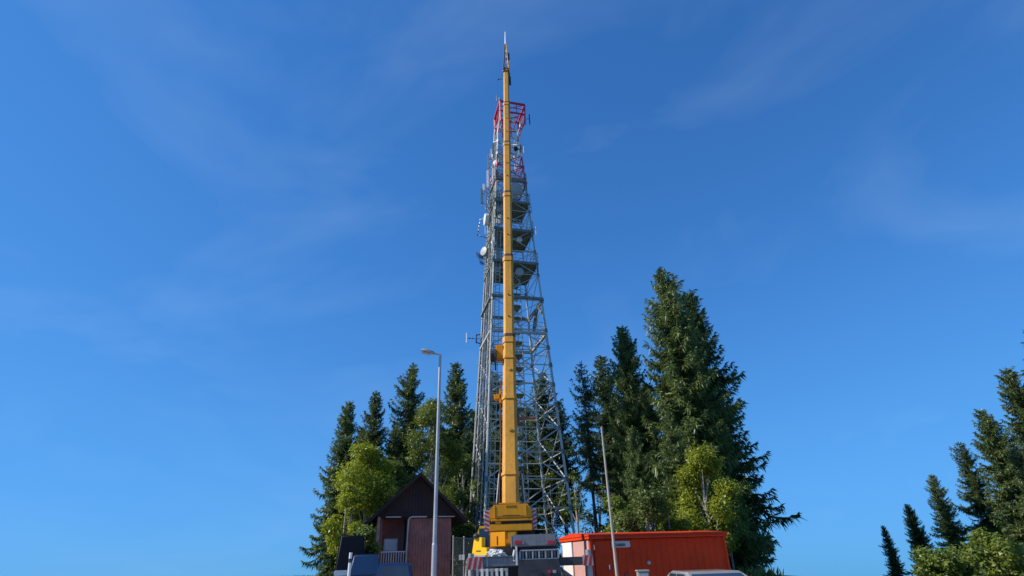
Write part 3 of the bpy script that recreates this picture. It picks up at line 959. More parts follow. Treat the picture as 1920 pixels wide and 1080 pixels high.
    # hazard striped side boards
    for side, xa, xb in ((-1, L - 0.19, L - 0.005), (1, R + 0.01, R + 0.17)):
        hb = part('hazard_board', MB().box(xa, xb, y0 + 0.05, y0 + 0.12, 2.58, 3.30), 'hazwhite', t)
        n = 5
        for i in range(n):
            z = 2.585 + i * 0.142
            sl_ = 0.07 * -side
            b = MB().prism([(xa + 0.003, y0 + 0.05, z + (0.07 if sl_ > 0 else 0)), (xb - 0.003, y0 + 0.05, z + (0 if sl_ > 0 else 0.07)), (xb - 0.003, y0 + 0.05, z + (0 if sl_ > 0 else 0.07) + 0.062), (xa + 0.003, y0 + 0.05, z + (0.07 if sl_ > 0 else 0) + 0.062)], (0, -0.004, 0))
            part('stripe', b, 'hazred', hb)
    # turntable
    part('turntable', MB().tube((cx + 0.1, 25.5, 1.75), (cx + 0.1, 25.5, 2.05), 1.0, n=28), 'dark', t)
    part('slewing_frame', MB().bbox(cx - 0.7, cx + 0.75, y0 + 1.6, y0 + 5.5, 2.06, 2.9, 0.04), 'yellow', t)
    # operator cab on the left of the slewing frame
    cb = part('operator_cab', MB().prism([(-1.95, 26.6, 1.75), (-1.95, 26.6, 2.6), (-1.8, 26.6, 3.0), (-1.15, 26.6, 3.0), (-1.1, 26.6, 1.75)], (0, 1.9, 0)), 'brightyellow', t)
    part('cab_window', MB().box(-1.82, -1.2, 26.56, 26.595, 2.25, 2.9), 'glass', cb)
    gcab = MB().bbox(-1.33, -1.13, 22.3, 22.7, 1.98, 2.50, 0.03)
    part('side_tank', gcab, 'darkblue', t)
    # bright yellow L-shaped hoist housing at the left outrigger
    hn, ho = Vector((-0.62, -0.78, 0)), at(898, 1030, 21.4)

    def px(x, y):
        d = fw * FPX + rc * (x - 960) + uc * (540 - y)
        o_ = Vector((0, 0, EYE))
        return o_ + d * ((ho - o_).dot(hn) / d.dot(hn))
    a = [px(884, 1045), px(913, 1045), px(912, 1027), px(903, 1026), px(903, 1008), px(891, 1007), px(888, 1016)]
    hh = part('hoist_housing', MB().prism(a, (0.12, 0.16, 0)), 'brightyellow', t)
    p = px(886, 1044)
    p2 = px(912, 1044)
    part('white_lip', MB().beam(p + hn * 0.03 + Vector((0, 0, 0.02)), p2 + hn * 0.03 + Vector((0, 0, 0.02)), 0.05, 0.08), 'hazwhite', hh)
    p = px(893, 1033)
    part('recess_slot', MB().beam(p + hn * 0.008, px(901, 1033) + hn * 0.008, 0.014, 0.03), 'boomrim', hh)
    part('housing_cap', MB().lathe(px(893, 1005), (0, 0, 1), [(-0.08, 0.1), (0.0, 0.12), (0.06, 0.08), (0.1, 0.02)], 12), 'dark', hh)

    # --- carrier
    part('carrier_frame', MB().bbox(-1.2, 1.35, 21.9, 31.5, 0.95, 1.70, 0.05), 'dark', t)
    part('carrier_deck', MB().bbox(-1.22, 1.37, 22.4, 31.8, 1.705, 1.78, 0.02), 'galvdark', t)
    part('driver_cab', MB().prism([(-1.25, 31.9, 0.7), (-1.25, 33.9, 0.7), (-1.25, 34.0, 1.7), (-1.25, 33.7, 2.6), (-1.25, 31.9, 2.7)], (2.6, 0, 0)), 'yellow', t)
    for yy in (22.9, 24.5, 28.0, 29.6, 31.2):
        for xx in (-1.15, 0.95):
            w = part('wheel', MB().lathe((xx, yy, 0.66), (1, 0, 0), [(0, 0.40), (0.0, 0.60), (0.05, 0.655), (0.33, 0.655), (0.38, 0.60), (0.38, 0.40)], 24), 'rubber', t, smooth=True)
            part('rim', MB().lathe((xx - 0.01, yy, 0.66), (1, 0, 0), [(0, 0.1), (0.02, 0.36), (0.38, 0.36), (0.4, 0.1)], 16), 'frame', w, smooth=True)
    # rear engine panel with tail lights
    pA, pB = at(960, 1003, 21.0), at(1043, 1022, 21.0)
    rp = part('rear_panel', MB().bbox(pA.x, pB.x, 21.0, 22.3, pB.z - 0.01, pA.z, 0.03), 'greypanel', t)
    for u in (972, 1034):
        p = at(u, 1017, 21.0)
        part('tail_light', MB().bbox(p.x - 0.13, p.x + 0.11, 20.96, 20.998, p.z - 0.07, p.z + 0.06, 0.015), 'lightred', rp)
        p = at(u + (9 if u < 1000 else -9), 1017, 21.0)
        part('tail_light', MB().bbox(p.x - 0.05, p.x + 0.05, 20.965, 20.998, p.z - 0.06, p.z + 0.05, 0.012), 'greypanel', rp)
    part('panel_edge', MB().bbox(pA.x - 0.05, pA.x - 0.005, 21.02, 22.2, pB.z - 0.03, pA.z - 0.02, 0.012), 'frame', t)
    part('shade_sheet', MB().box(pA.x - 1.0, pB.x, 21.75, 21.88, 1.70, pB.z - 0.02), 'dark', t)  # dark sheet standing for the shade below the panel
    # rack of upright frames under the panel
    z0, z1 = at(1010, 1049, 21.0).z, at(1010, 1030, 21.0).z
    xa, xb = at(975, 1040, 21.0).x, at(1047, 1040, 21.0).x
    rk = part('rack_rail', MB().bbox(xa, xb, 20.96, 21.02, z1 - 0.045, z1, 0.01), 'frame', t)
    part('rack_rail', MB().bbox(xa, xb, 20.96, 21.02, z0, z0 + 0.03, 0.01), 'frame', t)
    n = 7
    for i in range(n):
        x = xa + (xb - xa) * i / (n - 1)
        part('rack_upright', MB().bbox(x - 0.03, x + 0.03, 20.965, 21.015, z0 + 0.032, z1 - 0.047, 0.01), 'frame', t)
        if i < n - 1:
            xm = x + (xb - xa) / (n - 1) / 2
            part('rack_slat', MB().bbox(xm - 0.045, xm + 0.03, 21.1, 21.14, z0, z1 - 0.03, 0.01), 'galvdark' if i % 2 else 'greypanel', t)
    part('rack_back', MB().box(xa, xb, 21.3, 21.34, z0 - 0.05, z1 + 0.1), 'dark', t)
    # post and hose beside the rack
    p0, p1 = at(969, 1060, 20.95), at(969, 1024, 20.95)
    part('rack_post', MB().bbox(p0.x - 0.035, p0.x + 0.035, 20.92, 20.98, p0.z, p1.z, 0.01), 'cloth', t)
    p0, p1 = at(964, 1052, 20.95), at(965, 1031, 20.95)
    part('white_hose', MB().path([p0, p0.lerp(p1, 0.5) + Vector((-0.03, 0, 0)), p1], 0.04, 8), 'cloth', t, smooth=True)
    # dark body low between the outriggers
    pa, pb = at(972, 1050, 20.9), at(1050, 1050, 20.9)
    part('rear_body', MB().prism([(pa.x, 20.9, 0.75), (pb.x, 20.9, 0.75), (pb.x + 0.02, 20.9, 1.25), (pb.x - 0.05, 20.9, z0 - 0.01), (pa.x + 0.05, 20.9, z0 - 0.01), (pa.x - 0.03, 20.9, 1.3)], (0, 1.0, 0)), 'dark', t)
    part('tow_hitch', MB().tube((0.45, 20.72, 1.05), (0.45, 20.9, 1.05), 0.16, n=14).bbox(0.2, 0.7, 20.84, 20.898, 0.82, 1.25, 0.02), 'dark', t)
    for xx, mm in ((0.95, 'lightred'), (1.12, 'frame')):
        part('marker_light', MB().bbox(xx - 0.06, xx + 0.06, 20.85, 20.898, 1.16, 1.26, 0.01), mm, t)
    # outriggers: left and right beams, with striped jack ends
    lz0, lz1 = at(920, 1063, 21.0).z, at(920, 1045, 21.0).z
    lx0, lx1 = at(884, 1052, 21.0).x, at(972, 1052, 21.0).x
    lo = part('outrigger_beam', MB().bbox(lx0, lx1 + 0.1, 21.05, 21.55, lz0, lz1, 0.03), 'greypanel', t)
    rx0, rx1 = at(1046, 1052, 21.0).x, at(1101, 1052, 21.0).x
    rz0, rz1 = at(1075, 1060, 21.0).z, at(1075, 1044, 21.0).z
    ro = part('outrigger_beam', MB().bbox(rx0 - 0.3, rx1, 21.05, 21.55, rz0, rz1, 0.03), 'dark', t)
    part('beam_band', MB().bbox(at(912, 1050, 21).x, at(912, 1050, 21).x + 0.06, 21.03, 21.57, lz0 - 0.01, lz1 + 0.015, 0.01), 'frame', lo)
    part('beam_flange', MB().bbox(lx0 + 0.1, lx1, 21.0, 21.6, lz1 + 0.002, lz1 + 0.03, 0.008), 'galvdark', lo)
    for o, xm, zc in ((lo, at(882, 1055, 21).x, (lz0 + lz1) / 2 - 0.05), (ro, at(1106, 1052, 21).x, (rz0 + rz1) / 2)):
        j = part('jack_leg', MB().tube((xm, 21.3, 0.08), (xm, 21.3, zc + 0.34), 0.10, n=14).tube((xm, 21.3, 0.012), (xm, 21.3, 0.08), 0.38, n=20), 'frame', o, smooth=True)
    # hazard plates wrapping the ends
    for o, x0_, x1_, za, zb, sgn in ((lo, at(876, 1055, 21).x, at(905, 1055, 21).x, lz0 - 0.07, lz1 + 0.01, 1), (ro, at(1093, 1052, 21).x, at(1112, 1052, 21).x, rz0 - 0.02, rz1 + 0.04, -1)):
        hp = part('hazard_plate', MB().box(x0_, x1_, 20.985, 21.03, za, zb), 'hazwhite', o)
        n = 3 if sgn > 0 else 2
        w = (x1_ - x0_) / n
        for i in range(n):
            xs = x0_ + w * i
            lean = w * 0.45
            b = MB().prism([(xs + 0.005, 20.985, za + 0.004), (xs + w * 0.55, 20.985, za + 0.004), (min(xs + w * 0.55 + lean, x1_ - 0.003), 20.985, zb - 0.004), (xs + lean, 20.985, zb - 0.004)], (0, -0.004, 0))
            part('stripe', b, 'hazred', hp)


build_crane()

# white crumpled sheets heaped on the outrigger
def sheet_heap():
    pc = at(928, 1043, 21.3)
    bm = bmesh.new()
    bmesh.ops.create_icosphere(bm, subdivisions=4, radius=1)
    from mathutils import noise
    for v in bm.verts:
        n_ = noise.noise(v.co * 2.6) * 0.35 + noise.noise(v.co * 6.0) * 0.22
        v.co = v.co * (1 + n_)
        v.co = Vector((v.co.x * 0.36, v.co.y * 0.22, max(-0.1, v.co.z * 0.17)))
        v.co += Vector((pc.x, pc.y, pc.z + 0.04))
    me = bpy.data.meshes.new('tarpaulin')
    bm.to_mesh(me)
    bm.free()
    me.materials.append(M['cloth'])
    o = link('tarpaulin', me)
    tag(o, 'crumpled white plastic sheet heaped on the left outrigger of the crane', 'tarpaulin')


sheet_heap()


# stacked pallets standing on edge under the left outrigger
def pallet():
    p0, p1 = at(895, 1070, 20.6), at(950, 1070, 20.6)
    zt = at(920, 1066, 20.6).z
    t = thing('timber_pallet', ((p0.x + p1.x) / 2, 20.6, 0), 'pale slatted timber pallet standing on edge below the left outrigger', 'pallet')
    n = 7
    for i in range(n):
        x = p0.x + (p1.x - p0.x) * i / (n - 1)
        part('slat', MB().bbox(x - 0.045, x + 0.045, 20.55, 20.58, 0.02, zt, 0.006), 'cloth' if i % 3 else 'frame', t)
    for z in (zt - 0.09, 0.6, 0.06):
        part('cross_board', MB().bbox(p0.x - 0.05, p1.x + 0.05, 20.582, 20.66, z, z + 0.08, 0.006), 'woodpole', t)


pallet()


# ------------------------------------------------------------------ red site container
def build_container():
    A = rad(15)
    c0 = at(1105, 1008, 27.5)
    q = Matrix.Translation((c0.x, c0.y, 0)) @ Matrix.Rotation(A, 4, 'Z')
    H = c0.z + 0.10
    W, L = 3.9, 7.0
    t = thing('site_container', (c0.x, c0.y, 0), 'long red site container with pale double doors on its sunlit end, beside the crane', 'container')
    part('wall', MB().box(0.06, L, 0.06, W - 0.05, 0.12, H - 0.2, q), 'contred', t)
    # shallow ribs of the long side
    i = 0
    x = 0.30
    while x < L - 0.15:
        part('wall_rib', MB().bbox(x, x + 0.26, 0.046, 0.057, 0.34, H - 0.24, 0.010, q), 'contred', t)
        x += 0.36
    # corner posts, sills, roof rim
    for xx in (0.0, L - 0.12):
        for yy in (0.0, W - 0.15):
            part('corner_post', MB().bbox(xx, xx + 0.14, yy, yy + 0.15, 0.0, H - 0.18, 0.012, q), 'contrim', t)
    part('bottom_sill', MB().bbox(0.15, L - 0.13, 0.0, 0.12, 0.08, 0.3, 0.012, q), 'contrim', t)
    rim = part('roof_rim', MB().bbox(-0.10, L + 0.08, -0.16, 0.14, H - 0.178, H - 0.04, 0.015, q).bbox(-0.10, L + 0.08, W - 0.14, W + 0.1, H - 0.178, H - 0.04, 0.015, q).bbox(-0.10, 0.12, 0.142, W - 0.142, H - 0.178, H - 0.042, 0.015, q).bbox(L - 0.12, L + 0.08, 0.142, W - 0.142, H - 0.178, H - 0.042, 0.015, q), 'contrim', t)
    part('roof', MB().prism([q @ Vector((x_, y_, z_)) for x_, y_, z_ in ((-0.12, -0.2, H - 0.036), (-0.12, W + 0.15, H - 0.036), (-0.12, W + 0.15, H + 0.02), (-0.12, W * 0.5, H + 0.16), (-0.12, -0.2, H + 0.02))], q.to_3x3() @ Vector((L + 0.25, 0, 0))), 'contrim', t)
    part('rain_gutter', MB().bbox(0.7, L, -0.21, -0.163, H - 0.17, H - 0.10, 0.012, q), 'contrim', t)
    # the end: two door leaves, the far one swung out slightly; uneven sunlight put into their colours
    part('end_door', MB().bbox(-0.03, 0.03, 0.10, W - 1.70, 0.2, H - 0.2, 0.012, q), 'contpinkdim', t, label='pink door leaf, weaker sunlight put into its colour')
    q2 = q @ Matrix.Translation((-0.02, W - 0.06, 0)) @ Matrix.Rotation(rad(-1.5), 4, 'Z')
    dl = part('end_door', MB().bbox(-0.03, 0.03, -1.62, 0.0, 0.2, H - 0.22, 0.012, q2), 'contwhitelit', t, label='white door leaf, strong sunlight put into its colour')
    part('locking_bar', MB().tube(q2 @ Vector((-0.06, -0.12, 0.25)), q2 @ Vector((-0.06, -0.12, H - 0.3)), 0.02), 'frame', dl)
    p0, p1 = at(1050, 1042, 26.5), at(1105, 1046, 25)
    # red side panel frame of a door near the corner
    d1 = part('side_door', MB().bbox(0.18, 0.98, -0.012, 0.030, 0.32, H - 0.26, 0.012, q), 'contred', t)
    part('door_handle', MB().bbox(0.80, 0.86, -0.06, -0.014, 1.1, 1.28, 0.01, q), 'chrome', d1)
    part('door_hinge', MB().tube(q @ Vector((0.19, -0.03, 1.9)), q @ Vector((0.19, -0.03, 2.1)), 0.02), 'frame', d1)
    # sign with lettering
    inv = q.inverted()
    def onface(px_, py_):
        o = Vector((0, 0, EYE))
        d = fw * FPX + rc * (px_ - 960) + uc * (540 - py_)
        o2, d2 = inv @ o, inv.to_3x3() @ d
        s = (0.0 - o2.y) / d2.y
        return o2 + d2 * s
    a, b = onface(1146, 1027), onface(1180, 1014)
    sg = part('sign', MB().bbox(a.x, b.x, -0.05, 0.033, a.z, b.z, 0.008, q), 'signgrey', t)
    cu = bpy.data.curves.new('sign_lettering', 'FONT')
    cu.body = 'Loxam'
    cu.size = (b.z - a.z) * 0.86
    cu.extrude = 0.004
    cu.offset = 0.006
    cu.space_character = 1.02
    cu.materials.append(M['black'])
    tmp = bpy.data.objects.new('sign_lettering', cu)
    C.objects.link(tmp)
    bpy.context.view_layer.update()
    lm = bpy.data.meshes.new_from_object(tmp)
    bpy.data.objects.remove(tmp)
    m = q @ Matrix.Translation((a.x + 0.05, -0.056, a.z + (b.z - a.z) * 0.2)) @ Matrix.Rotation(rad(90), 4, 'X')
    lm.transform(m)
    link('sign_lettering', lm, sg)
    a, b = onface(1183, 1030), onface(1187, 1012)
    part('sign_bracket', MB().bbox(a.x, a.x + 0.09, -0.03, 0.033, a.z, b.z, 0.01, q), 'contrim', t)
    # bulkhead lamp
    a = onface(1216.5, 1055)
    part('bulkhead_lamp', MB().lathe(q @ Vector((a.x, 0.03, a.z)), q.to_3x3() @ Vector((0, -1, 0)), [(0, 0.09), (0.04, 0.09), (0.08, 0.075), (0.11, 0.03)], 14), 'lens', t, smooth=True)
    a = onface(1175, 1077)
    part('notice_plate', MB().bbox(a.x - 0.1, a.x + 0.1, -0.005, 0.033, a.z - 0.1, a.z + 0.05, 0.006, q), 'hazred', t)


build_container()

# grey electrical cabinet in front of the container
def cabinet():
    p0, p1 = at(1196, 1069, 21), at(1216, 1069, 21)
    t = thing('electrical_cabinet', ((p0.x + p1.x) / 2, 21, 0), 'grey-green electrical cabinet in front of the red container', 'cabinet')
    part('body', MB().bbox(p0.x, p1.x, 21, 21.35, 0.1, p0.z - 0.05, 0.015), 'cabinet', t)
    part('lid', MB().bbox(p0.x - 0.03, p1.x + 0.03, 20.96, 21.4, p0.z - 0.048, p0.z, 0.012), 'cabinet', t)
    part('door', MB().bbox(p0.x + 0.03, p1.x - 0.03, 20.975, 20.998, 0.18, p0.z - 0.09, 0.008), 'cabinet', t)
    part('plinth', MB().box(p0.x + 0.02, p1.x - 0.02, 21.02, 21.33, 0.0, 0.098), 'dark', t)


cabinet()


# ------------------------------------------------------------------ wooden house
def build_house():
    A = rad(17.5)
    ap = at(787, 888, 36.6)
    q = Matrix.Translation((ap.x, ap.y, 0)) @ Matrix.Rotation(A, 4, 'Z')
    zt = ap.z                      # ridge
    XL, XR = -2.45, 2.15           # wall ends
    EL, ER = -3.25, 3.05           # eave ends
    sl_ = (zt - 3.75) / 3.25
    zr = lambda x: zt - abs(x) * sl_
    D = 7.0
    zb = 4.22                      # lower edge of gable boarding
    t = thing('wooden_house', (ap.x, ap.y, 0), 'small red-brown wooden house with a steep dark gable behind the lamp post', 'house')
    qv = lambda x, y, z: q @ Vector((x, y, z))
    # walls (red-brown) : right of the porch and sides
    part('wall', MB().box(-0.62, XR - 0.02, 0.16, 0.30, 0.0, zb - 0.12, q), 'wallred', t)
    part('wall', MB().box(XL + 0.14, XL + 0.28, 0.45, D, 0.0, zb - 0.25, q), 'wallred', t)
    part('wall', MB().box(XR - 0.16, XR - 0.02, 0.31, D, 0.0, zb - 0.25, q), 'wallred', t)
    part('wall', MB().box(XL + 0.29, XR - 0.17, D - 0.2, D - 0.05, 0.0, zb, q), 'wallred', t)
    part('porch_wall', MB().box(XL + 0.29, -0.62, 1.5, 1.65, 0.0, zb - 0.05, q), 'wallred', t)
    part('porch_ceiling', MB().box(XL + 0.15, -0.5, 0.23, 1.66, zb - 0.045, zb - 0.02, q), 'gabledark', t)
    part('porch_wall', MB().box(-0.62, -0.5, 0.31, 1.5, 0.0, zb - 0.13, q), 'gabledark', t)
    x = -0.60
    while x < XR - 0.2:
        part('wall_board', MB().bbox(x + 0.006, x + 0.174, 0.128, 0.158, 0.1, zb - 0.14 - random.uniform(0, 0.01), 0.008, q), 'wallred', t)
        x += 0.18
    y = 0.47
    while y < D - 0.2:
        part('wall_board', MB().bbox(XL + 0.108, XL + 0.138, y + 0.006, y + 0.174, 0.1, zb - 0.27, 0.008, q), 'wallred', t)
        y += 0.18
    # gable boards, each cut to the roof slope
    x = EL + 0.25
    w = 0.2
    while x < ER - 0.3:
        x1 = min(x + w - 0.012, ER - 0.26)
        tops = [(x, zr(x) - 0.20), (x1, zr(x1) - 0.20)]
        if x < 0 < x1: tops = [(x, zr(x) - 0.20), (0, zr(0) - 0.20), (x1, zr(x1) - 0.20)]
        lo_ = zb - 0.02 + random.uniform(-0.015, 0.015)
        if max(z for _, z in tops) > lo_ + 0.05:
            tops = [(a, max(z, lo_ + 0.02)) for a, z in tops]
            poly = [(x, lo_), (x1, lo_)] + tops[::-1]
            yy = random.uniform(0, 0.008)
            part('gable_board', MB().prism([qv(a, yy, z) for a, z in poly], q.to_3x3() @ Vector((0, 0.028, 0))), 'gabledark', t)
        x += w
    part('gable_back', MB().prism([qv(EL + 0.5, 0.05, zb + 0.01), qv(ER - 0.5, 0.05, zb + 0.01), qv(0, 0.05, zt - 0.25)], q.to_3x3() @ Vector((0, 0.08, 0))), 'gabledark', t)
    # front beam and light gutter pipe below it, its gaps standing for shade
    part('front_beam', MB().bbox(XL, XR, 0.06, 0.22, zb - 0.118, zb - 0.025, 0.01, q), 'gabledark', t)
    part('gutter', MB().tube(qv(-1.95, -0.05, zb - 0.05), qv(-1.05, -0.05, zb - 0.05), 0.035), 'trim', t)
    part('downpipe', MB().path([qv(0.55, -0.05, zb - 0.05), qv(-0.38, -0.05, zb - 0.05), qv(-0.52, -0.05, zb - 0.12), qv(-0.57, -0.04, zb - 0.3), qv(-0.6, 0.0, 2.2), qv(-0.6, 0.0, 0.1)], 0.04, 8), 'trim', t, smooth=True)
    part('gutter', MB().tube(qv(1.25, -0.05, zb - 0.05), qv(2.3, -0.05, zb - 0.05), 0.035), 'trim', t)
    # roof: two slabs with barge boards
    for s, E_ in ((-1, EL), (1, ER)):
        poly = [(0, zt), (E_, zr(E_)), (E_, zr(E_) - 0.14), (0, zt - 0.16)]
        rf = part('roof', MB().prism([qv(a, -0.45, z) for a, z in poly], q.to_3x3() @ Vector((0, D + 0.8, 0))), 'rooftile', t)
        k = 0
        while k < 12:                       # standing seams
            yy = -0.42 + k * 0.63
            part('roof_seam', MB().prism([qv(s * 0.06, yy, zr(0.06) + 0.003), qv(E_, yy, zr(E_) + 0.003), qv(E_, yy, zr(E_) + 0.05), qv(s * 0.06, yy, zr(0.06) + 0.05)], q.to_3x3() @ Vector((0, 0.05, 0))), 'rooftile', rf)
            k += 1
        part('barge_board', MB().prism([qv(a, -0.49, z) for a, z in ((s * 0.01, zt + 0.02), (E_, zr(E_) + 0.02), (E_, zr(E_) - 0.2), (s * 0.01, zt - 0.2))], q.to_3x3() @ Vector((0, 0.035, 0))), 'gabledark', t)
        part('fascia', MB().box(min(E_, E_ + s * 0.03), max(E_, E_ + s * 0.03), -0.44, D + 0.3, zr(E_) - 0.16, zr(E_) + 0.01, q), 'wood', t)
    # soffit boards under the left eave
    for k in range(14):
        yy = -0.4 + k * 0.5
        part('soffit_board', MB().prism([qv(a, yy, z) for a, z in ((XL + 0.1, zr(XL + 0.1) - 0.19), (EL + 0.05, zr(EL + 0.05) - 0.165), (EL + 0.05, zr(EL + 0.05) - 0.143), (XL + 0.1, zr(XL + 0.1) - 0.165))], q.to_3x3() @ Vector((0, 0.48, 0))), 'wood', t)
    # porch posts, window, railing
    part('porch_post', MB().bbox(XL + 0.02, XL + 0.2, 0.0, 0.18, 0.0, zb - 0.03, 0.015, q), 'postpink', t)
    part('porch_post', MB().bbox(XL + 0.26, XL + 0.36, 0.24, 0.34, 0.0, zb - 0.12, 0.015, q), 'wallred', t)
    part('porch_floor', MB().bbox(XL + 0.1, -0.62, 0.05, 1.5, 0.9, 1.45, 0.02, q), 'trim', t)
    wn_ = part('window', MB().bbox(-1.85, -1.0, 1.38, 1.50, 2.30, 3.02, 0.01, q), 'whitewood', t)
    part('pane', MB().box(-1.78, -1.07, 1.37, 1.378, 2.37, 2.96, q), 'radome', wn_, label='pale window pane')
    rl = part('railing', MB().bbox(-2.1, -0.66, 0.05, 0.11, 2.22, 2.28, 0.01, q).bbox(-2.1, -0.66, 0.05, 0.11, 1.5, 1.55, 0.01, q), 'whitewood', t)
    for k in range(10):
        xx = -2.05 + k * 0.145
        part('baluster', MB().bbox(xx - 0.022, xx + 0.022, 0.06, 0.10, 1.553, 2.218, 0.006, q), 'whitewood', rl)
    part('chimney', MB().bbox(0.5, 1.0, 4.5, 5.0, zr(0.75) - 0.3, zt + 0.35, 0.02, q), 'dark', t)


build_house()


# ------------------------------------------------------------------ street lamps
def lamp(label, foot, H, arm, r0_, r1_, step, m, headm, grp=None):
    t = thing('street_lamp', (foot.x, foot.y, 0), label, 'street lamp', grp)
    if step:
        part('base_sleeve', MB().tube((foot.x, foot.y, 0), (foot.x, foot.y, step), r0_ * 1.28, r0_ * 1.22, 16).tube((foot.x, foot.y, step), (foot.x, foot.y, step + 0.06), r0_ * 1.22, r0_, 16), m, t, smooth=True)
    ps = part('post', MB().tube((foot.x, foot.y, step), (foot.x, foot.y, H), r0_, r1_, 14), m, t, smooth=True)
    if step:
        part('service_hatch', MB().bbox(foot.x - 0.05, foot.x + 0.05, foot.y - r0_ * 1.28 - 0.012, foot.y - r0_ * 1.2, 0.6, 1.1, 0.008), m, ps)
    a = Vector(arm)
    top = Vector((foot.x, foot.y, H))
    part('arm', MB().path([top + Vector((0, 0, -0.12)), top + Vector((0, 0, 0.02)), top + a * 0.35], 0.035, 8), headm, t, smooth=True)
    d = a.normalized()
    side = Vector((-d.y, d.x, 0)).normalized()
    up = d.cross(side)
    up = up if up.z > 0 else -up
    s0, L = top + a * 0.32, a.length * 0.72
    secs = [(0.0, 0.05, 0.05), (0.12, 0.085, 0.075), (0.55, 0.12, 0.095), (0.9, 0.10, 0.075), (1.0, 0.05, 0.04)]
    vs, fs = [], []
    for f, w, h in secs:
        c = s0 + d * L * f
        for k in range(10):
            an = 2 * math.pi * k / 10
            z = math.sin(an) * h
            vs.append(c + side * math.cos(an) * w + up * (z if z > 0 else z * 0.55))
    for k in range(4):
        fs += [(k * 10 + i, k * 10 + (i + 1) % 10, (k + 1) * 10 + (i + 1) % 10, (k + 1) * 10 + i) for i in range(10)]
    fs += [tuple(range(10)), tuple(range(40, 50))]
    hd = part('lamp_head', MB().add(vs, fs), headm, t, smooth=True)
    c = s0 + d * L * 0.6 - up * 0.05
    ql = Matrix.Translation(c) @ Matrix((d, side, up)).transposed().to_4x4()
    part('lens', MB().bbox(-L * 0.3, L * 0.3, -0.085, 0.085, -0.03, 0.0, 0.01, ql), 'lens', hd)


fl = at(813, 1080, 18)
lamp('tall grey street lamp with a stepped base in front of the wooden house', fl, 8.03, (-0.62, -0.15, 0.14), 0.062, 0.045, 2.07, 'lamppost', 'lamphead')
def pole():
    f, tp = at(1157, 1080, 18), at(1128, 803, 18)
    t = thing('utility_pole', (f.x, f.y, 0), 'slim weathered pole without a lamp standing before the red container', 'pole')
    part('shaft', MB().path([(f.x + 0.01, f.y, 0), (f.x, f.y, f.z), (f.x - 0.005, f.y, 3.2), (tp.x, tp.y, tp.z)], [0.05, 0.046, 0.038, 0.026], 12), 'woodpole', t, smooth=True)
    part('cap', MB().lathe((tp.x, tp.y, tp.z), (0, 0, 1), [(0, 0.032), (0.03, 0.032), (0.05, 0.012)], 10), 'lamphead', t)
    part('cable_clip', MB().tube((tp.x, tp.y, tp.z - 0.55), (tp.x, tp.y, tp.z - 0.48), 0.038, n=10), 'lamphead', t)


pole()


# ------------------------------------------------------------------ wire fence right of the house
def fence():
    a, b = at(850, 1010, 34), at(906, 1010, 38)
    t = thing('wire_fence', (a.x, a.y, 0), 'dark wire mesh fence with thin pale posts right of the house', 'fence')
    H = 2.9
    n = 4
    for i in range(n):
        p = Vector((a.x, a.y, 0)).lerp(Vector((b.x, b.y, 0)), i / (n - 1))
        part('fence_post', MB().tube((p.x, p.y, 0), (p.x, p.y, H), 0.04, n=10).tube((p.x, p.y, H), (p.x, p.y, H + 0.04), 0.05, 0.03, 10), 'frame', t)
    w = MB()
    A_, B_ = Vector((a.x, a.y, 0)), Vector((b.x, b.y, 0))
    L = (B_ - A_).length
    k = 0
    nx = int(L / 0.14)
    for i in range(nx + 1):
        p = A_.lerp(B_, i / nx)
        w.beam(p + Vector((0, 0, 0.05)), p + Vector((0, 0, H - 0.05)), 0.012)
    for i in range(20):
        z = 0.1 + i * 0.142
        w.beam(A_ + Vector((0, 0.02, z)), B_ + Vector((0, 0.02, z)), 0.012)
    part('wire_mesh', w, 'galvdark', t, kind='stuff')
    for z in (H - 0.06, H * 0.5):
        part('fence_rail', MB().tube(A_ + Vector((0, 0.03, z)), B_ + Vector((0, 0.03, z)), 0.022), 'galvdark', t)
    # notice on the fence
    p = at(866, 1045, 35.0)
    part('notice_plate', MB().bbox(p.x - 0.16, p.x + 0.16, p.y - 0.06, p.y - 0.03, p.z - 0.14, p.z + 0.14, 0.006), 'radome', t)


fence()


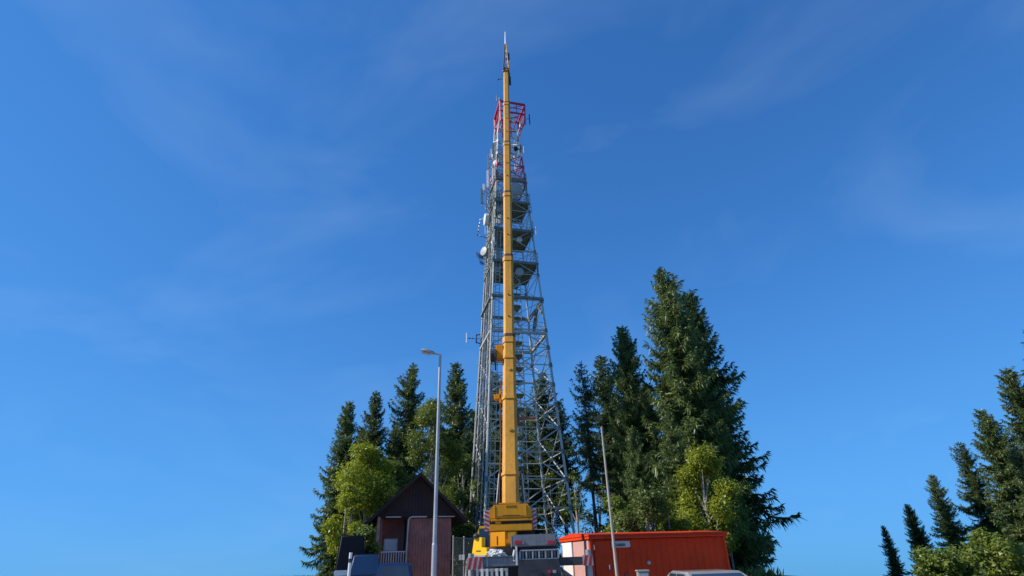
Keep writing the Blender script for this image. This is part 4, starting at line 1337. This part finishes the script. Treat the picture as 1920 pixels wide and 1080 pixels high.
# ------------------------------------------------------------------ parked vehicles
def car(name, label, cat, x, y, rz, L, W, H, paint, prof, glassprof, extra=None, rear_glass=True):
    """prof: side outline (x along length from rear, z); glassprof: greenhouse outline"""
    t = thing(name, (x, y, 0), label, cat, None, rz)
    q = Matrix.Translation((x, y, 0)) @ Matrix.Rotation(rz, 4, 'Z')
    half = W / 2

    def loft(outline, tw, inset):
        bm = MB()
        v = []
        rings = [(-half * 0.97 - 0, inset * 1.0), (-half, 0.0), (half, 0.0), (half * 0.97, inset)]
        n = len(outline)
        zmax = max(z for _, z in outline)
        zmin = min(z for _, z in outline)
        for s in (-1, 1):
            for (a, z) in outline:
                f = (z - zmin) / max(1e-6, zmax - zmin)
                v.append(q @ Vector((a - L / 2, s * (half * (1 - tw * f) - inset), z)))
        bm.add(v, [tuple(range(n))[::-1], tuple(range(n, 2 * n))] + [(i, (i + 1) % n, n + (i + 1) % n, n + i) for i in range(n)])
        return bm

    def bev(mb, nm, m, par, w_=0.04):
        me = mb.mesh(nm, m)
        bm = bmesh.new()
        bm.from_mesh(me)
        bmesh.ops.bevel(bm, geom=[e for e in bm.edges if e.calc_face_angle(0) > 0.3], offset=w_, segments=3, affect='EDGES')
        bm.to_mesh(me)
        bm.free()
        me.polygons.foreach_set('use_smooth', [True] * len(me.polygons))
        me.set_sharp_from_angle(angle=rad(35))
        return link(nm, me, par)

    body = bev(loft(prof, 0.06, 0.0), 'body', paint, t)
    cabn = bev(loft(glassprof, 0.2, 0.03), 'cabin', paint, t, 0.05)
    zmin, zmax = min(z for _, z in glassprof), max(z for _, z in glassprof)
    xs = [a for a, z in glassprof if z > zmax - 0.12]
    xlo = [a for a, z in glassprof if z < zmin + 0.12]
    # side windows
    for s in (-1, 1):
        def wp(a, f):
            z = zmin + (zmax - zmin) * f
            return q @ Vector((a - L / 2, s * (half * (1 - 0.2 * f) - 0.03 + 0.006), z))
        x0, x1 = min(xs), max(xs)
        mid = (x0 + x1) / 2
        for u0, u1 in ((x0 + 0.1, mid - 0.05), (mid + 0.05, x1 - 0.05)):
            part('window', MB().prism([wp(u0, 0.2), wp(u1 + 0.1, 0.2), wp(u1, 0.85), wp(u0, 0.85)], q.to_3x3() @ Vector((0, s * 0.006, 0))), 'glass', t)
    # windscreen and rear window
    g = glassprof
    for (lo_, hi_), sgn in (((g[0], g[1]), -1), ((g[-1], g[-2]), 1)):
        if sgn < 0 and not rear_glass: continue
        def fp(f, sy):
            a = lo_[0] + (hi_[0] - lo_[0]) * f + sgn * 0.012
            z = lo_[1] + (hi_[1] - lo_[1]) * f
            fz = (z - zmin) / (zmax - zmin)
            return q @ Vector((a - L / 2, sy * (half * (1 - 0.2 * fz) - 0.13), z))
        part('windscreen' if sgn > 0 else 'rear_window', MB().prism([fp(0.12, -1), fp(0.12, 1), fp(0.88, 1), fp(0.88, -1)], q.to_3x3() @ Vector((sgn * 0.01, 0, 0))), 'glass', t)
    for xx in (0.19 * L, 0.80 * L):
        for s in (-1, 1):
            yy = s * (half - 0.2)
            ctr = q @ Vector((xx - L / 2, yy, 0.32))
            w = part('wheel', MB().lathe(ctr, q.to_3x3() @ Vector((0, s, 0)), [(0, 0.2), (0.0, 0.30), (0.04, 0.32), (0.18, 0.32), (0.22, 0.30), (0.22, 0.2)], 20), 'rubber', t, smooth=True)
            part('rim', MB().lathe(ctr + q.to_3x3() @ Vector((0, s * 0.20, 0)), q.to_3x3() @ Vector((0, s, 0)), [(0, 0.2), (0.025, 0.19), (0.03, 0.05)], 14), 'chrome', w)
    zl = 0.72 if H < 1.7 else 0.95
    fx = max(a for a, z in prof)
    for s in (-1, 1):
        c = q @ Vector((fx - L / 2, s * (half - 0.28), zl))
        part('headlight', MB().bbox(-0.03, 0.015, -0.16, 0.16, -0.07, 0.07, 0.02, Matrix.Translation(c) @ Matrix.Rotation(rz, 4, 'Z')), 'lens', t)
        c = q @ Vector((-L / 2, s * (half - 0.2), zl + 0.1))
        part('tail_light', MB().bbox(-0.015, 0.03, -0.1, 0.1, -0.12, 0.12, 0.02, Matrix.Translation(c) @ Matrix.Rotation(rz, 4, 'Z')), 'lightred', t)
    part('bumper', MB().bbox(-0.05, 0.04, -half * 0.9, half * 0.9, -0.1, 0.1, 0.03, q @ Matrix.Translation((-L / 2 - 0.02, 0, 0.45))), 'dark', t)
    part('bumper', MB().bbox(-0.04, 0.05, -half * 0.9, half * 0.9, -0.1, 0.1, 0.03, q @ Matrix.Translation((fx - L / 2 + 0.02, 0, 0.45))), 'dark', t)
    if extra: extra(t, q, L, half)
    return t


van_p = [(0.0, 0.4), (0.0, 1.15), (3.6, 1.15), (4.55, 1.0), (4.7, 0.7), (4.7, 0.4), (4.4, 0.26), (0.2, 0.26)]
def van_g(H): return [(0.02, 1.14), (0.12, H), (2.9, H), (3.75, 1.14)]
car_p = [(0.0, 0.42), (0.05, 0.92), (3.1, 0.95), (4.1, 0.82), (4.25, 0.6), (4.2, 0.36), (3.9, 0.24), (0.25, 0.24)]
def car_g(H): return [(0.1, 0.90), (0.75, H), (2.35, H - 0.01), (3.2, 0.93)]

def van_rear(t, q, L, half):
    for s in (-1, 1):
        d = part('rear_door', MB().bbox(-0.012, 0.02, min(0.01 * s, s * (half - 0.14)), max(0.01 * s, s * (half - 0.14)), 0.5, 1.12, 0.01, q @ Matrix.Translation((-L / 2 - 0.01, 0, 0))), 'blue', t)
        part('door_handle', MB().bbox(-0.03, -0.013, s * 0.06 - 0.02, s * 0.06 + 0.02, 0.9, 1.05, 0.006, q @ Matrix.Translation((-L / 2 - 0.01, 0, 0))), 'dark', d)
    part('roof_bar', MB().bbox(-1.2, -1.15, -half * 0.78, half * 0.78, pv.z + 0.01, pv.z + 0.05, 0.01, q), 'dark', t)


pv = at(688, 1040, 29)
car('parked_van', 'blue van with a flat roof parked left of the house porch', 'van', pv.x - 0.5, pv.y + 2.0, rad(103), 4.7, 1.5, 1.9, 'blue', van_p, van_g(pv.z), van_rear, False)
pc = at(733, 1056, 24)
car('parked_car', 'dark blue hatchback parked in front of the house porch', 'car', pc.x - 0.1, pc.y + 1.6, rad(99), 4.25, 1.55, pc.z, 'darkblue', car_p, car_g(pc.z))
ps_ = at(1270, 1078, 12)
car('parked_car', 'silver car roof at the bottom edge before the red container', 'car', ps_.x + 1.3, ps_.y + 2.1, rad(-91), 4.25, 1.62, ps_.z, 'silver', car_p, car_g(ps_.z))
pb_ = at(640, 1004, 30)


def van_stripe(t, q, L, half):
    part('rear_bumper', MB().bbox(-0.12, 0.02, -half * 0.98, half * 0.98, -0.12, 0.12, 0.03, q @ Matrix.Translation((-L / 2 - 0.03, 0, 1.28))), 'chrome', t)


car('box_van', 'tall black van seen from behind at the left edge beside the lime tree', 'van', pb_.x - 0.3, pb_.y + 2.9, rad(107), 5.6, 1.5, 2.9, 'vanblack',
    [(0.0, 0.4), (0.0, 1.15), (4.6, 1.15), (5.4, 1.05), (5.6, 0.7), (5.6, 0.4), (5.2, 0.26), (0.2, 0.26)], [(0.02, 1.14), (0.06, pb_.z), (3.9, pb_.z), (4.75, 1.14)], van_stripe, False)


# pale marker post beside the van
def marker():
    p = at(658, 1036, 20)
    t = thing('marker_post', (p.x, p.y, 0), 'short white marker post between the black van and blue van', 'post')
    part('post', MB().tube((p.x, p.y, 0), (p.x, p.y, p.z), 0.05, 0.05, 12), 'radome', t)
    part('band', MB().tube((p.x, p.y, p.z - 0.3), (p.x, p.y, p.z - 0.18), 0.054, 0.054, 12), 'dark', t)


marker()


# ------------------------------------------------------------------ trees
def quads_to_mesh(name, V, m):
    """V: (n,4,3) kite vertices"""
    n = len(V)
    me = bpy.data.meshes.new(name)
    me.vertices.add(n * 4)
    me.vertices.foreach_set('co', V.reshape(-1).astype(np.float32))
    me.loops.add(n * 4)
    me.loops.foreach_set('vertex_index', np.arange(n * 4, dtype=np.int32))
    me.polygons.add(n)
    me.polygons.foreach_set('loop_start', np.arange(0, n * 4, 4, dtype=np.int32))
    me.update(calc_edges=True)
    me.materials.append(M[m])
    return me


def spruce_crown(seed, H=20.0, R=2.7, start=0.12, dens=1.0, droop=1.0, irregular=0.25):
    r = np.random.default_rng(seed)
    out = []
    z = start * H
    # slow lumps that make the outline uneven
    ph = r.uniform(0, 6.28, 6)

    def lump(az, zz):
        return 1 + irregular * (math.sin(az * 2 + zz * 0.9 + ph[0]) * 0.5 + math.sin(az * 3 - zz * 1.7 + ph[1]) * 0.4 + math.sin(zz * 2.3 + ph[2]) * 0.35)
    while z < H - 0.15:
        f = z / H
        prof = (1 - f) ** 0.56
        # lower branches of a stand-grown tree thin out
        if f < start + 0.18: prof *= 0.55 + 0.45 * (f - start) / 0.18
        nb = int(round((5 if f < 0.85 else 4) * dens + r.uniform(0, 1.5)))
        for b in range(nb):
            az = r.uniform(0, 2 * math.pi)
            Lb = max(0.18, R * prof * r.uniform(0.62, 1.12) * lump(az, z))
            if r.random() < 0.06: Lb *= 1.25
            rise = 0.75 * (f - 0.55) * 1.6 - 0.25 * droop * (1 - f) + r.uniform(-0.12, 0.12)
            c, s = math.cos(az), math.sin(az)
            nt = max(3, int(Lb / 0.085 * (0.8 + 0.4 * dens)))
            t = (np.arange(nt) + r.uniform(0.2, 0.8, nt)) / nt
            rr = Lb * t
            zz = z + rise * Lb * t - 0.22 * droop * Lb * np.sin(t * math.pi * 0.8) + 0.16 * Lb * t ** 3
            base = np.stack([c * rr, s * rr, zz], 1)
            for side in (-1, 1, 0):
                k = nt
                if side == 0:
                    ln = (0.30 + 0.16 * Lb * (1 - t * 0.6)) * r.uniform(0.5, 1.5, k)
                    d = np.stack([c * 0.35 + r.normal(0, .22, k), s * 0.35 + r.normal(0, .22, k), -0.85 * droop + r.normal(0, .15, k)], 1)
                else:
                    ln = (0.26 + 0.26 * Lb * (1 - t * 0.75)) * r.uniform(0.6, 1.25, k)
                    fwd = 0.55 + r.normal(0, .15, k)
                    lat = side * (0.8 + r.normal(0, .12, k))
                    d = np.stack([c * fwd - s * lat, s * fwd + c * lat, -0.32 * droop + r.normal(0, .2, k)], 1)
                d /= np.linalg.norm(d, axis=1)[:, None]
                w = r.uniform(0.026, 0.060, k) * (0.75 + 0.14 * Lb)
                n_ = r.normal(0, 1, (k, 3))
                n_ = np.cross(d, n_)
                n_ /= np.linalg.norm(n_, axis=1)[:, None]
                tip = base + d * ln[:, None]
                mid = base + d * (ln * 0.42)[:, None]
                out.append(np.stack([base, mid + n_ * w[:, None], tip, mid - n_ * w[:, None]], 1))
            # branch tip tuft
            tp = np.array([c * Lb, s * Lb, zz[-1]])
            k = 3
            d = np.stack([c + r.normal(0, .4, k), s + r.normal(0, .4, k), 0.25 + r.normal(0, .3, k)], 1)
            d /= np.linalg.norm(d, axis=1)[:, None]
            n_ = np.cross(d, r.normal(0, 1, (k, 3)))
            n_ /= np.linalg.norm(n_, axis=1)[:, None]
            b0 = np.repeat(tp[None], k, 0) - d * 0.1
            ln = r.uniform(0.25, 0.45, k)
            out.append(np.stack([b0, b0 + d * (ln * .4)[:, None] + n_ * 0.06, b0 + d * ln[:, None], b0 + d * (ln * .4)[:, None] - n_ * 0.06], 1))
        z += r.uniform(0.20, 0.36) * (1.0 if f < 0.8 else 0.75)
    # leader
    k = 10
    zz = r.uniform(H - 0.6, H - 0.05, k)
    b0 = np.stack([np.zeros(k), np.zeros(k), zz], 1)
    d = np.stack([r.normal(0, .35, k), r.normal(0, .35, k), np.ones(k)], 1)
    d /= np.linalg.norm(d, axis=1)[:, None]
    n_ = np.cross(d, r.normal(0, 1, (k, 3)))
    n_ /= np.linalg.norm(n_, axis=1)[:, None]
    out.append(np.stack([b0, b0 + d * 0.15 + n_ * .05, b0 + d * .42, b0 + d * 0.15 - n_ * .05], 1))
    return np.concatenate(out, 0)


def spruce_trunk(H, r):
    rnd = random.Random(int(H * 100))
    pts, rs = [], []
    for i in range(9):
        f = i / 8
        pts.append((rnd.uniform(-.05, .05) * f, rnd.uniform(-.05, .05) * f, -0.2 + (H * 0.985 + 0.2) * f))
        rs.append(r * (1 - f) ** 0.9 + 0.012)
    mb = MB().path(pts, rs, 8)
    # dead lower limbs
    for i in range(16):
        z = H * rnd.uniform(0.03, 0.3)
        a = rnd.uniform(0, 6.28)
        L = rnd.uniform(0.6, 1.9)
        mb.path([(0, 0, z), (math.cos(a) * L * 0.6, math.sin(a) * L * 0.6, z - L * 0.08), (math.cos(a) * L, math.sin(a) * L, z - L * 0.25)], [0.03, 0.02, 0.006], 4)
    return mb.mesh('trunk', 'bark', True)


SP = {}
for key, args in dict(
        full=dict(seed=1, R=3.5, start=0.08, dens=1.15, irregular=0.22),
        wide=dict(seed=2, R=3.7, start=0.10, dens=1.0, irregular=0.42, droop=1.15),
        slim=dict(seed=3, R=2.7, start=0.30, dens=1.05, irregular=0.28),
        sparse=dict(seed=4, R=3.3, start=0.40, dens=0.5, irregular=0.6, droop=1.35),
        thick=dict(seed=5, R=3.9, start=0.06, dens=1.35, irregular=0.25, droop=1.1)).items():
    V = spruce_crown(**args)
    SP[key] = (quads_to_mesh('crown', V, 'spruceB' if key in ('slim', 'sparse') else 'spruceA'), spruce_trunk(20.0, 0.24 if key != 'thick' else 0.3))


def place(o, parent):
    C.objects.link(o)
    o.parent = parent
    return o


def spruce(px, py, Y, kind, label, wid=1.0, rz=0.0, group=None):
    p = at(px, py, Y)
    g = gz(p.x, p.y)
    s = (p.z - g) / 20.0
    t = thing('spruce_tree', (p.x, p.y, g), label, 'spruce tree', group, rz)
    cr, tr = SP[kind]
    for nm, me in (('crown', cr), ('trunk', tr)):
        o = place(bpy.data.objects.new(nm, me), t)
        o.scale = (s * wid, s * wid, s)
    return t


G1 = 'spruces behind the house'
spruce(655, 752, 56, 'full', 'dark spruce at the far left, above the black van', 0.95, 0.3, G1)
spruce(706, 733, 60, 'full', 'pointed spruce with a slim tip rising above the lime tree', 0.85, 1.9, G1)
spruce(774, 683, 61, 'wide', 'tall ragged spruce left of the tall street lamp', 1.0, 1.2, G1)
spruce(856, 680, 58, 'full', 'tall straight spruce between the tall street lamp and the tower', 0.95, 4.0, G1)
spruce(742, 800, 68, 'slim', 'short dark spruce half hidden between the ragged spruce and the pointed spruce', 1.2, 2.0, G1)
spruce(890, 770, 72, 'thick', 'dark spruce low behind the left legs of the tower', 0.9, 2.6, G1)
G2 = 'spruces behind the tower'
spruce(927, 700, 66, 'full', 'spruce seen through the tower left of the boom', 0.85, 5.0, G2)
spruce(1016, 700, 64, 'slim', 'spruce seen through the tower right of the boom', 1.35, 0.6, G2)
spruce(985, 760, 70, 'thick', 'lower spruce directly behind the boom, inside the tower outline', 0.8, 3.6, G2)
spruce(1046, 752, 68, 'slim', 'spruce partly outside the tower, just past its right leg', 1.3, 2.7, G2)
G3 = 'spruces right of the tower'
spruce(1090, 680, 52, 'sparse', 'thin sparse spruce with drooping separate branches right of the tower', 1.0, 0.9, G3)
spruce(1127, 667, 60, 'slim', 'narrow dark spruce just right of the sparse spruce', 1.25, 2.2, G3)
spruce(1166, 612, 51, 'thick', 'broad full spruce behind the slim lamp post', 0.85, 1.0, G3)
spruce(1240, 506, 48, 'thick', 'tallest spruce of all, towering behind the red container', 0.92, 2.9, G3)
spruce(1290, 545, 55, 'full', 'tall dark spruce right behind the tallest one', 1.0, 0.2, G3)
spruce(1205, 720, 62, 'thick', 'shorter spruce filling the gap between the broad and the tallest spruce', 0.9, 4.4, G3)
spruce(1330, 770, 58, 'full', 'medium spruce at the right rim of the wood behind the container', 1.0, 5.1, G3)
G4 = 'spruces at the far right'
for px, py, Y, kd, lb in ((1940, 610, 50, 'thick', 'tallest spruce of the far right group, at the very edge of the view'),
                          (1884, 690, 57, 'full', 'pointed spruce second from the right edge of the view'),
                          (1838, 768, 50, 'thick', 'dense spruce at the front of the far right group'),
                          (1796, 830, 60, 'wide', 'ragged spruce in the middle of the far right group'),
                          (1745, 890, 54, 'full', 'smaller spruce left of the ragged one in the far right group'),
                          (1700, 945, 60, 'thick', 'small spruce second from the left end of the far right group'),
                          (1655, 985, 56, 'full', 'lowest spruce at the left end of the far right group'),
                          (1905, 830, 42, 'wide', 'low spreading spruce nearest to the viewer at the far right')):
    spruce(px, py, Y, kd, lb, 1.1, px * 0.37, G4)
G5 = 'dark spruces filling the wood'
for px, py, Y, kd, lb in ((680, 800, 70, 'thick', 'dark low spruce between the far left spruce and the pointed one'),
                          (820, 790, 70, 'thick', 'dark spruce hidden behind the birch'),
                          (905, 815, 78, 'full', 'dark spruce deep behind the left tower legs'),
                          (1150, 745, 68, 'thick', 'dark spruce deep behind the broad full spruce'),
                          (1262, 700, 62, 'thick', 'dark spruce deep behind the tallest spruce'),
                          (1185, 800, 44, 'wide', 'spreading lower spruce in front of the broad full spruce'),
                          (1252, 770, 43, 'full', 'lower spruce standing in front of the tallest spruce')):
    spruce(px, py, Y, kd, lb, 1.0, px * 0.53, G5)


def leafy(seed, Hc, Rc, z0, n, leaf, clumps=16, spread=1.0):
    """crown made of many leaf faces gathered in clumps; Hc top, z0 lower end"""
    r = np.random.default_rng(seed)
    out = []
    cz = (z0 + Hc) / 2
    hz = (Hc - z0) / 2
    cl = []
    for i in range(clumps):
        a = i * 2.399 + r.uniform(-.4, .4)
        u = r.uniform(-0.9, 0.86)
        rr = Rc * math.sqrt(max(0.05, 1 - abs(u) ** 2.2)) * r.uniform(0.35, 0.78)
        cl.append((np.array([math.cos(a) * rr, math.sin(a) * rr, cz + u * hz]), Rc * r.uniform(0.26, 0.44)))
    cl.append((np.array([0, 0, Hc - Rc * 0.28]), Rc * 0.3))
    per = n // len(cl)
    for c, rad_ in cl:
        d = r.normal(0, 1, (per, 3))
        d /= np.linalg.norm(d, axis=1)[:, None]
        rr = rad_ * r.uniform(0.25, 1.0, per) ** 0.45 * (1 + 0.22 * r.normal(0, 1, per))
        p = c + d * rr[:, None] * np.array([1, 1, 0.85])
        # leaves face outwards and up, hanging slightly
        nn = d * 0.6 + np.array([0, 0, 0.55]) + r.normal(0, .55, (per, 3))
        nn /= np.linalg.norm(nn, axis=1)[:, None]
        t1 = np.cross(nn, r.normal(0, 1, (per, 3)))
        t1 /= np.linalg.norm(t1, axis=1)[:, None]
        t2 = np.cross(nn, t1)
        s = leaf * r.uniform(0.4, 1.0, per) * r.choice([0.8, 1.0, 1.5], per)
        out.append(np.stack([p - t1 * s[:, None], p + t2 * (s * .62)[:, None], p + t1 * s[:, None], p - t2 * (s * .62)[:, None]], 1))
    return np.concatenate(out, 0), [c for c, _ in cl]


def deciduous(name, px, py, Y, R, z0, m, label, cat, n=12000, leaf=0.13, seed=1, clumps=18, barkm='birch', group=None, sy=1.0):
    p = at(px, py, Y)
    g = gz(p.x, p.y)
    p.z -= g
    t = thing(name, (p.x, p.y, g), label, cat, group)
    V, cl = leafy(seed, p.z, R, z0, n, leaf, clumps)
    o = place(bpy.data.objects.new('crown', quads_to_mesh('crown', V, m)), t)
    mb = MB()
    H = p.z
    mb.path([(0, 0, -0.1), (0.05, 0.03, H * 0.3), (-0.04, 0.05, H * 0.6), (0, 0, H * 0.9)], [0.04 + H * 0.012, 0.03 + H * 0.009, 0.02 + H * 0.005, 0.015], 8)
    rnd = random.Random(seed)
    for c in cl:
        zb = max(0.25, min(H * 0.75, c[2] * rnd.uniform(0.45, 0.7)))
        mid = ((c[0]) * 0.45, (c[1]) * 0.45, zb + (c[2] - zb) * 0.4)
        mb.path([(0, 0, zb), mid, tuple(c)], [0.018 + H * 0.004, 0.035, 0.012], 5)
    place(bpy.data.objects.new('trunk', mb.mesh('trunk', barkm, True)), t)
    return t


deciduous('birch_tree', 815, 745, 46, 2.7, 3.0, 'birchl', 'light green birch behind the tall street lamp and the house', 'birch tree', 37400, 0.090, 21, 26)
deciduous('leafy_tree', 868, 850, 50, 2.2, 2.0, 'bushl', 'dull green leafy tree between the birch and the tower', 'leafy tree', 18700, 0.101, 22, 16)
deciduous('lime_tree', 694, 836, 41, 2.35, 2.2, 'lime', 'bright yellow-green tree left of the house roof', 'lime tree', 32300, 0.090, 23, 22)
deciduous('lime_tree', 654, 905, 38, 1.5, 1.5, 'lime', 'small yellow-green tree at the left edge above the black van', 'lime tree', 13600, 0.082, 24, 12)
deciduous('leafy_tree', 742, 862, 48, 2.3, 2.0, 'bushl', 'olive green leafy tree just behind the left slope of the house roof', 'leafy tree', 23800, 0.098, 25, 18)
deciduous('bush', 684, 985, 33, 0.9, 0.6, 'bushl', 'dark leafy bush between the house and the black van', 'bush', 11900, 0.078, 26, 10)
deciduous('lime_tree', 1306, 846, 40, 2.5, 1.8, 'lime', 'bright yellow-green tree right of the tallest spruce, behind the container', 'lime tree', 28900, 0.090, 27, 20)
deciduous('bush', 1248, 935, 37, 1.4, 0.8, 'lime', 'bright yellow-green bush just left of the right lime tree, behind the container', 'bush', 20400, 0.070, 38, 13)
deciduous('bush', 1206, 928, 36, 1.7, 1.0, 'bushl', 'rounded green bush behind the middle of the red container', 'bush', 22100, 0.082, 28, 15)
deciduous('bush', 1155, 930, 40, 1.6, 1.0, 'birchl', 'olive bush behind the container sign', 'bush', 18700, 0.086, 29, 14)
deciduous('leafy_tree', 1345, 905, 44, 2.2, 1.5, 'bushl', 'dull green leafy tree beyond the right end of the container', 'leafy tree', 20400, 0.098, 30, 16)
deciduous('leafy_tree', 1075, 880, 56, 2.0, 1.5, 'bushl', 'thin airy sapling in the bright gap right of the tower', 'leafy tree', 2200, 0.12, 34, 14)
deciduous('leafy_tree', 1118, 905, 60, 1.9, 1.5, 'birchl', 'thin airy sapling left of the slim pole in the bright gap', 'leafy tree', 2600, 0.12, 35, 14)
deciduous('leafy_tree', 1030, 880, 62, 2.2, 1.5, 'bushl', 'airy young tree behind the right tower legs', 'leafy tree', 3000, 0.12, 36, 14)
deciduous('bush', 1765, 1030, 46, 2.2, 0.2, 'bushl', 'low green bush at the foot of the far right spruces', 'bush', 8000, 0.13, 33, 12)
deciduous('bush', 1860, 1000, 40, 2.2, 0.2, 'birchl', 'olive bush below the spreading spruce at the far right', 'bush', 8000, 0.13, 31, 12)


# grass tufts and low growth over the hilltop (one mass)
def undergrowth():
    r = np.random.default_rng(9)
    n = 30000
    x, y = r.uniform(-34, 17, n), r.uniform(40, 80, n)
    keep = (np.abs(x - TC.x) > 6) | (np.abs(y - TC.y) > 6)
    x, y = x[keep], y[keep]
    n = len(x)
    base = np.stack([x, y, np.array([gz(a_, 0) for a_ in x])], 1)
    d = np.stack([r.normal(0, .35, n), r.normal(0, .35, n), np.ones(n)], 1)
    h = r.uniform(0.2, 0.75, n)
    a = r.uniform(0, 6.28, n)
    s = np.stack([np.cos(a), np.sin(a), np.zeros(n)], 1) * r.uniform(0.04, 0.16, n)[:, None]
    V = np.stack([base, base + d * (h * .5)[:, None] + s, base + d * h[:, None], base + d * (h * .5)[:, None] - s], 1)
    o = link('undergrowth', quads_to_mesh('undergrowth', V, 'bushl'))
    o['kind'] = 'stuff'
    o['label'] = 'low green undergrowth and grass at the foot of the trees'


undergrowth()
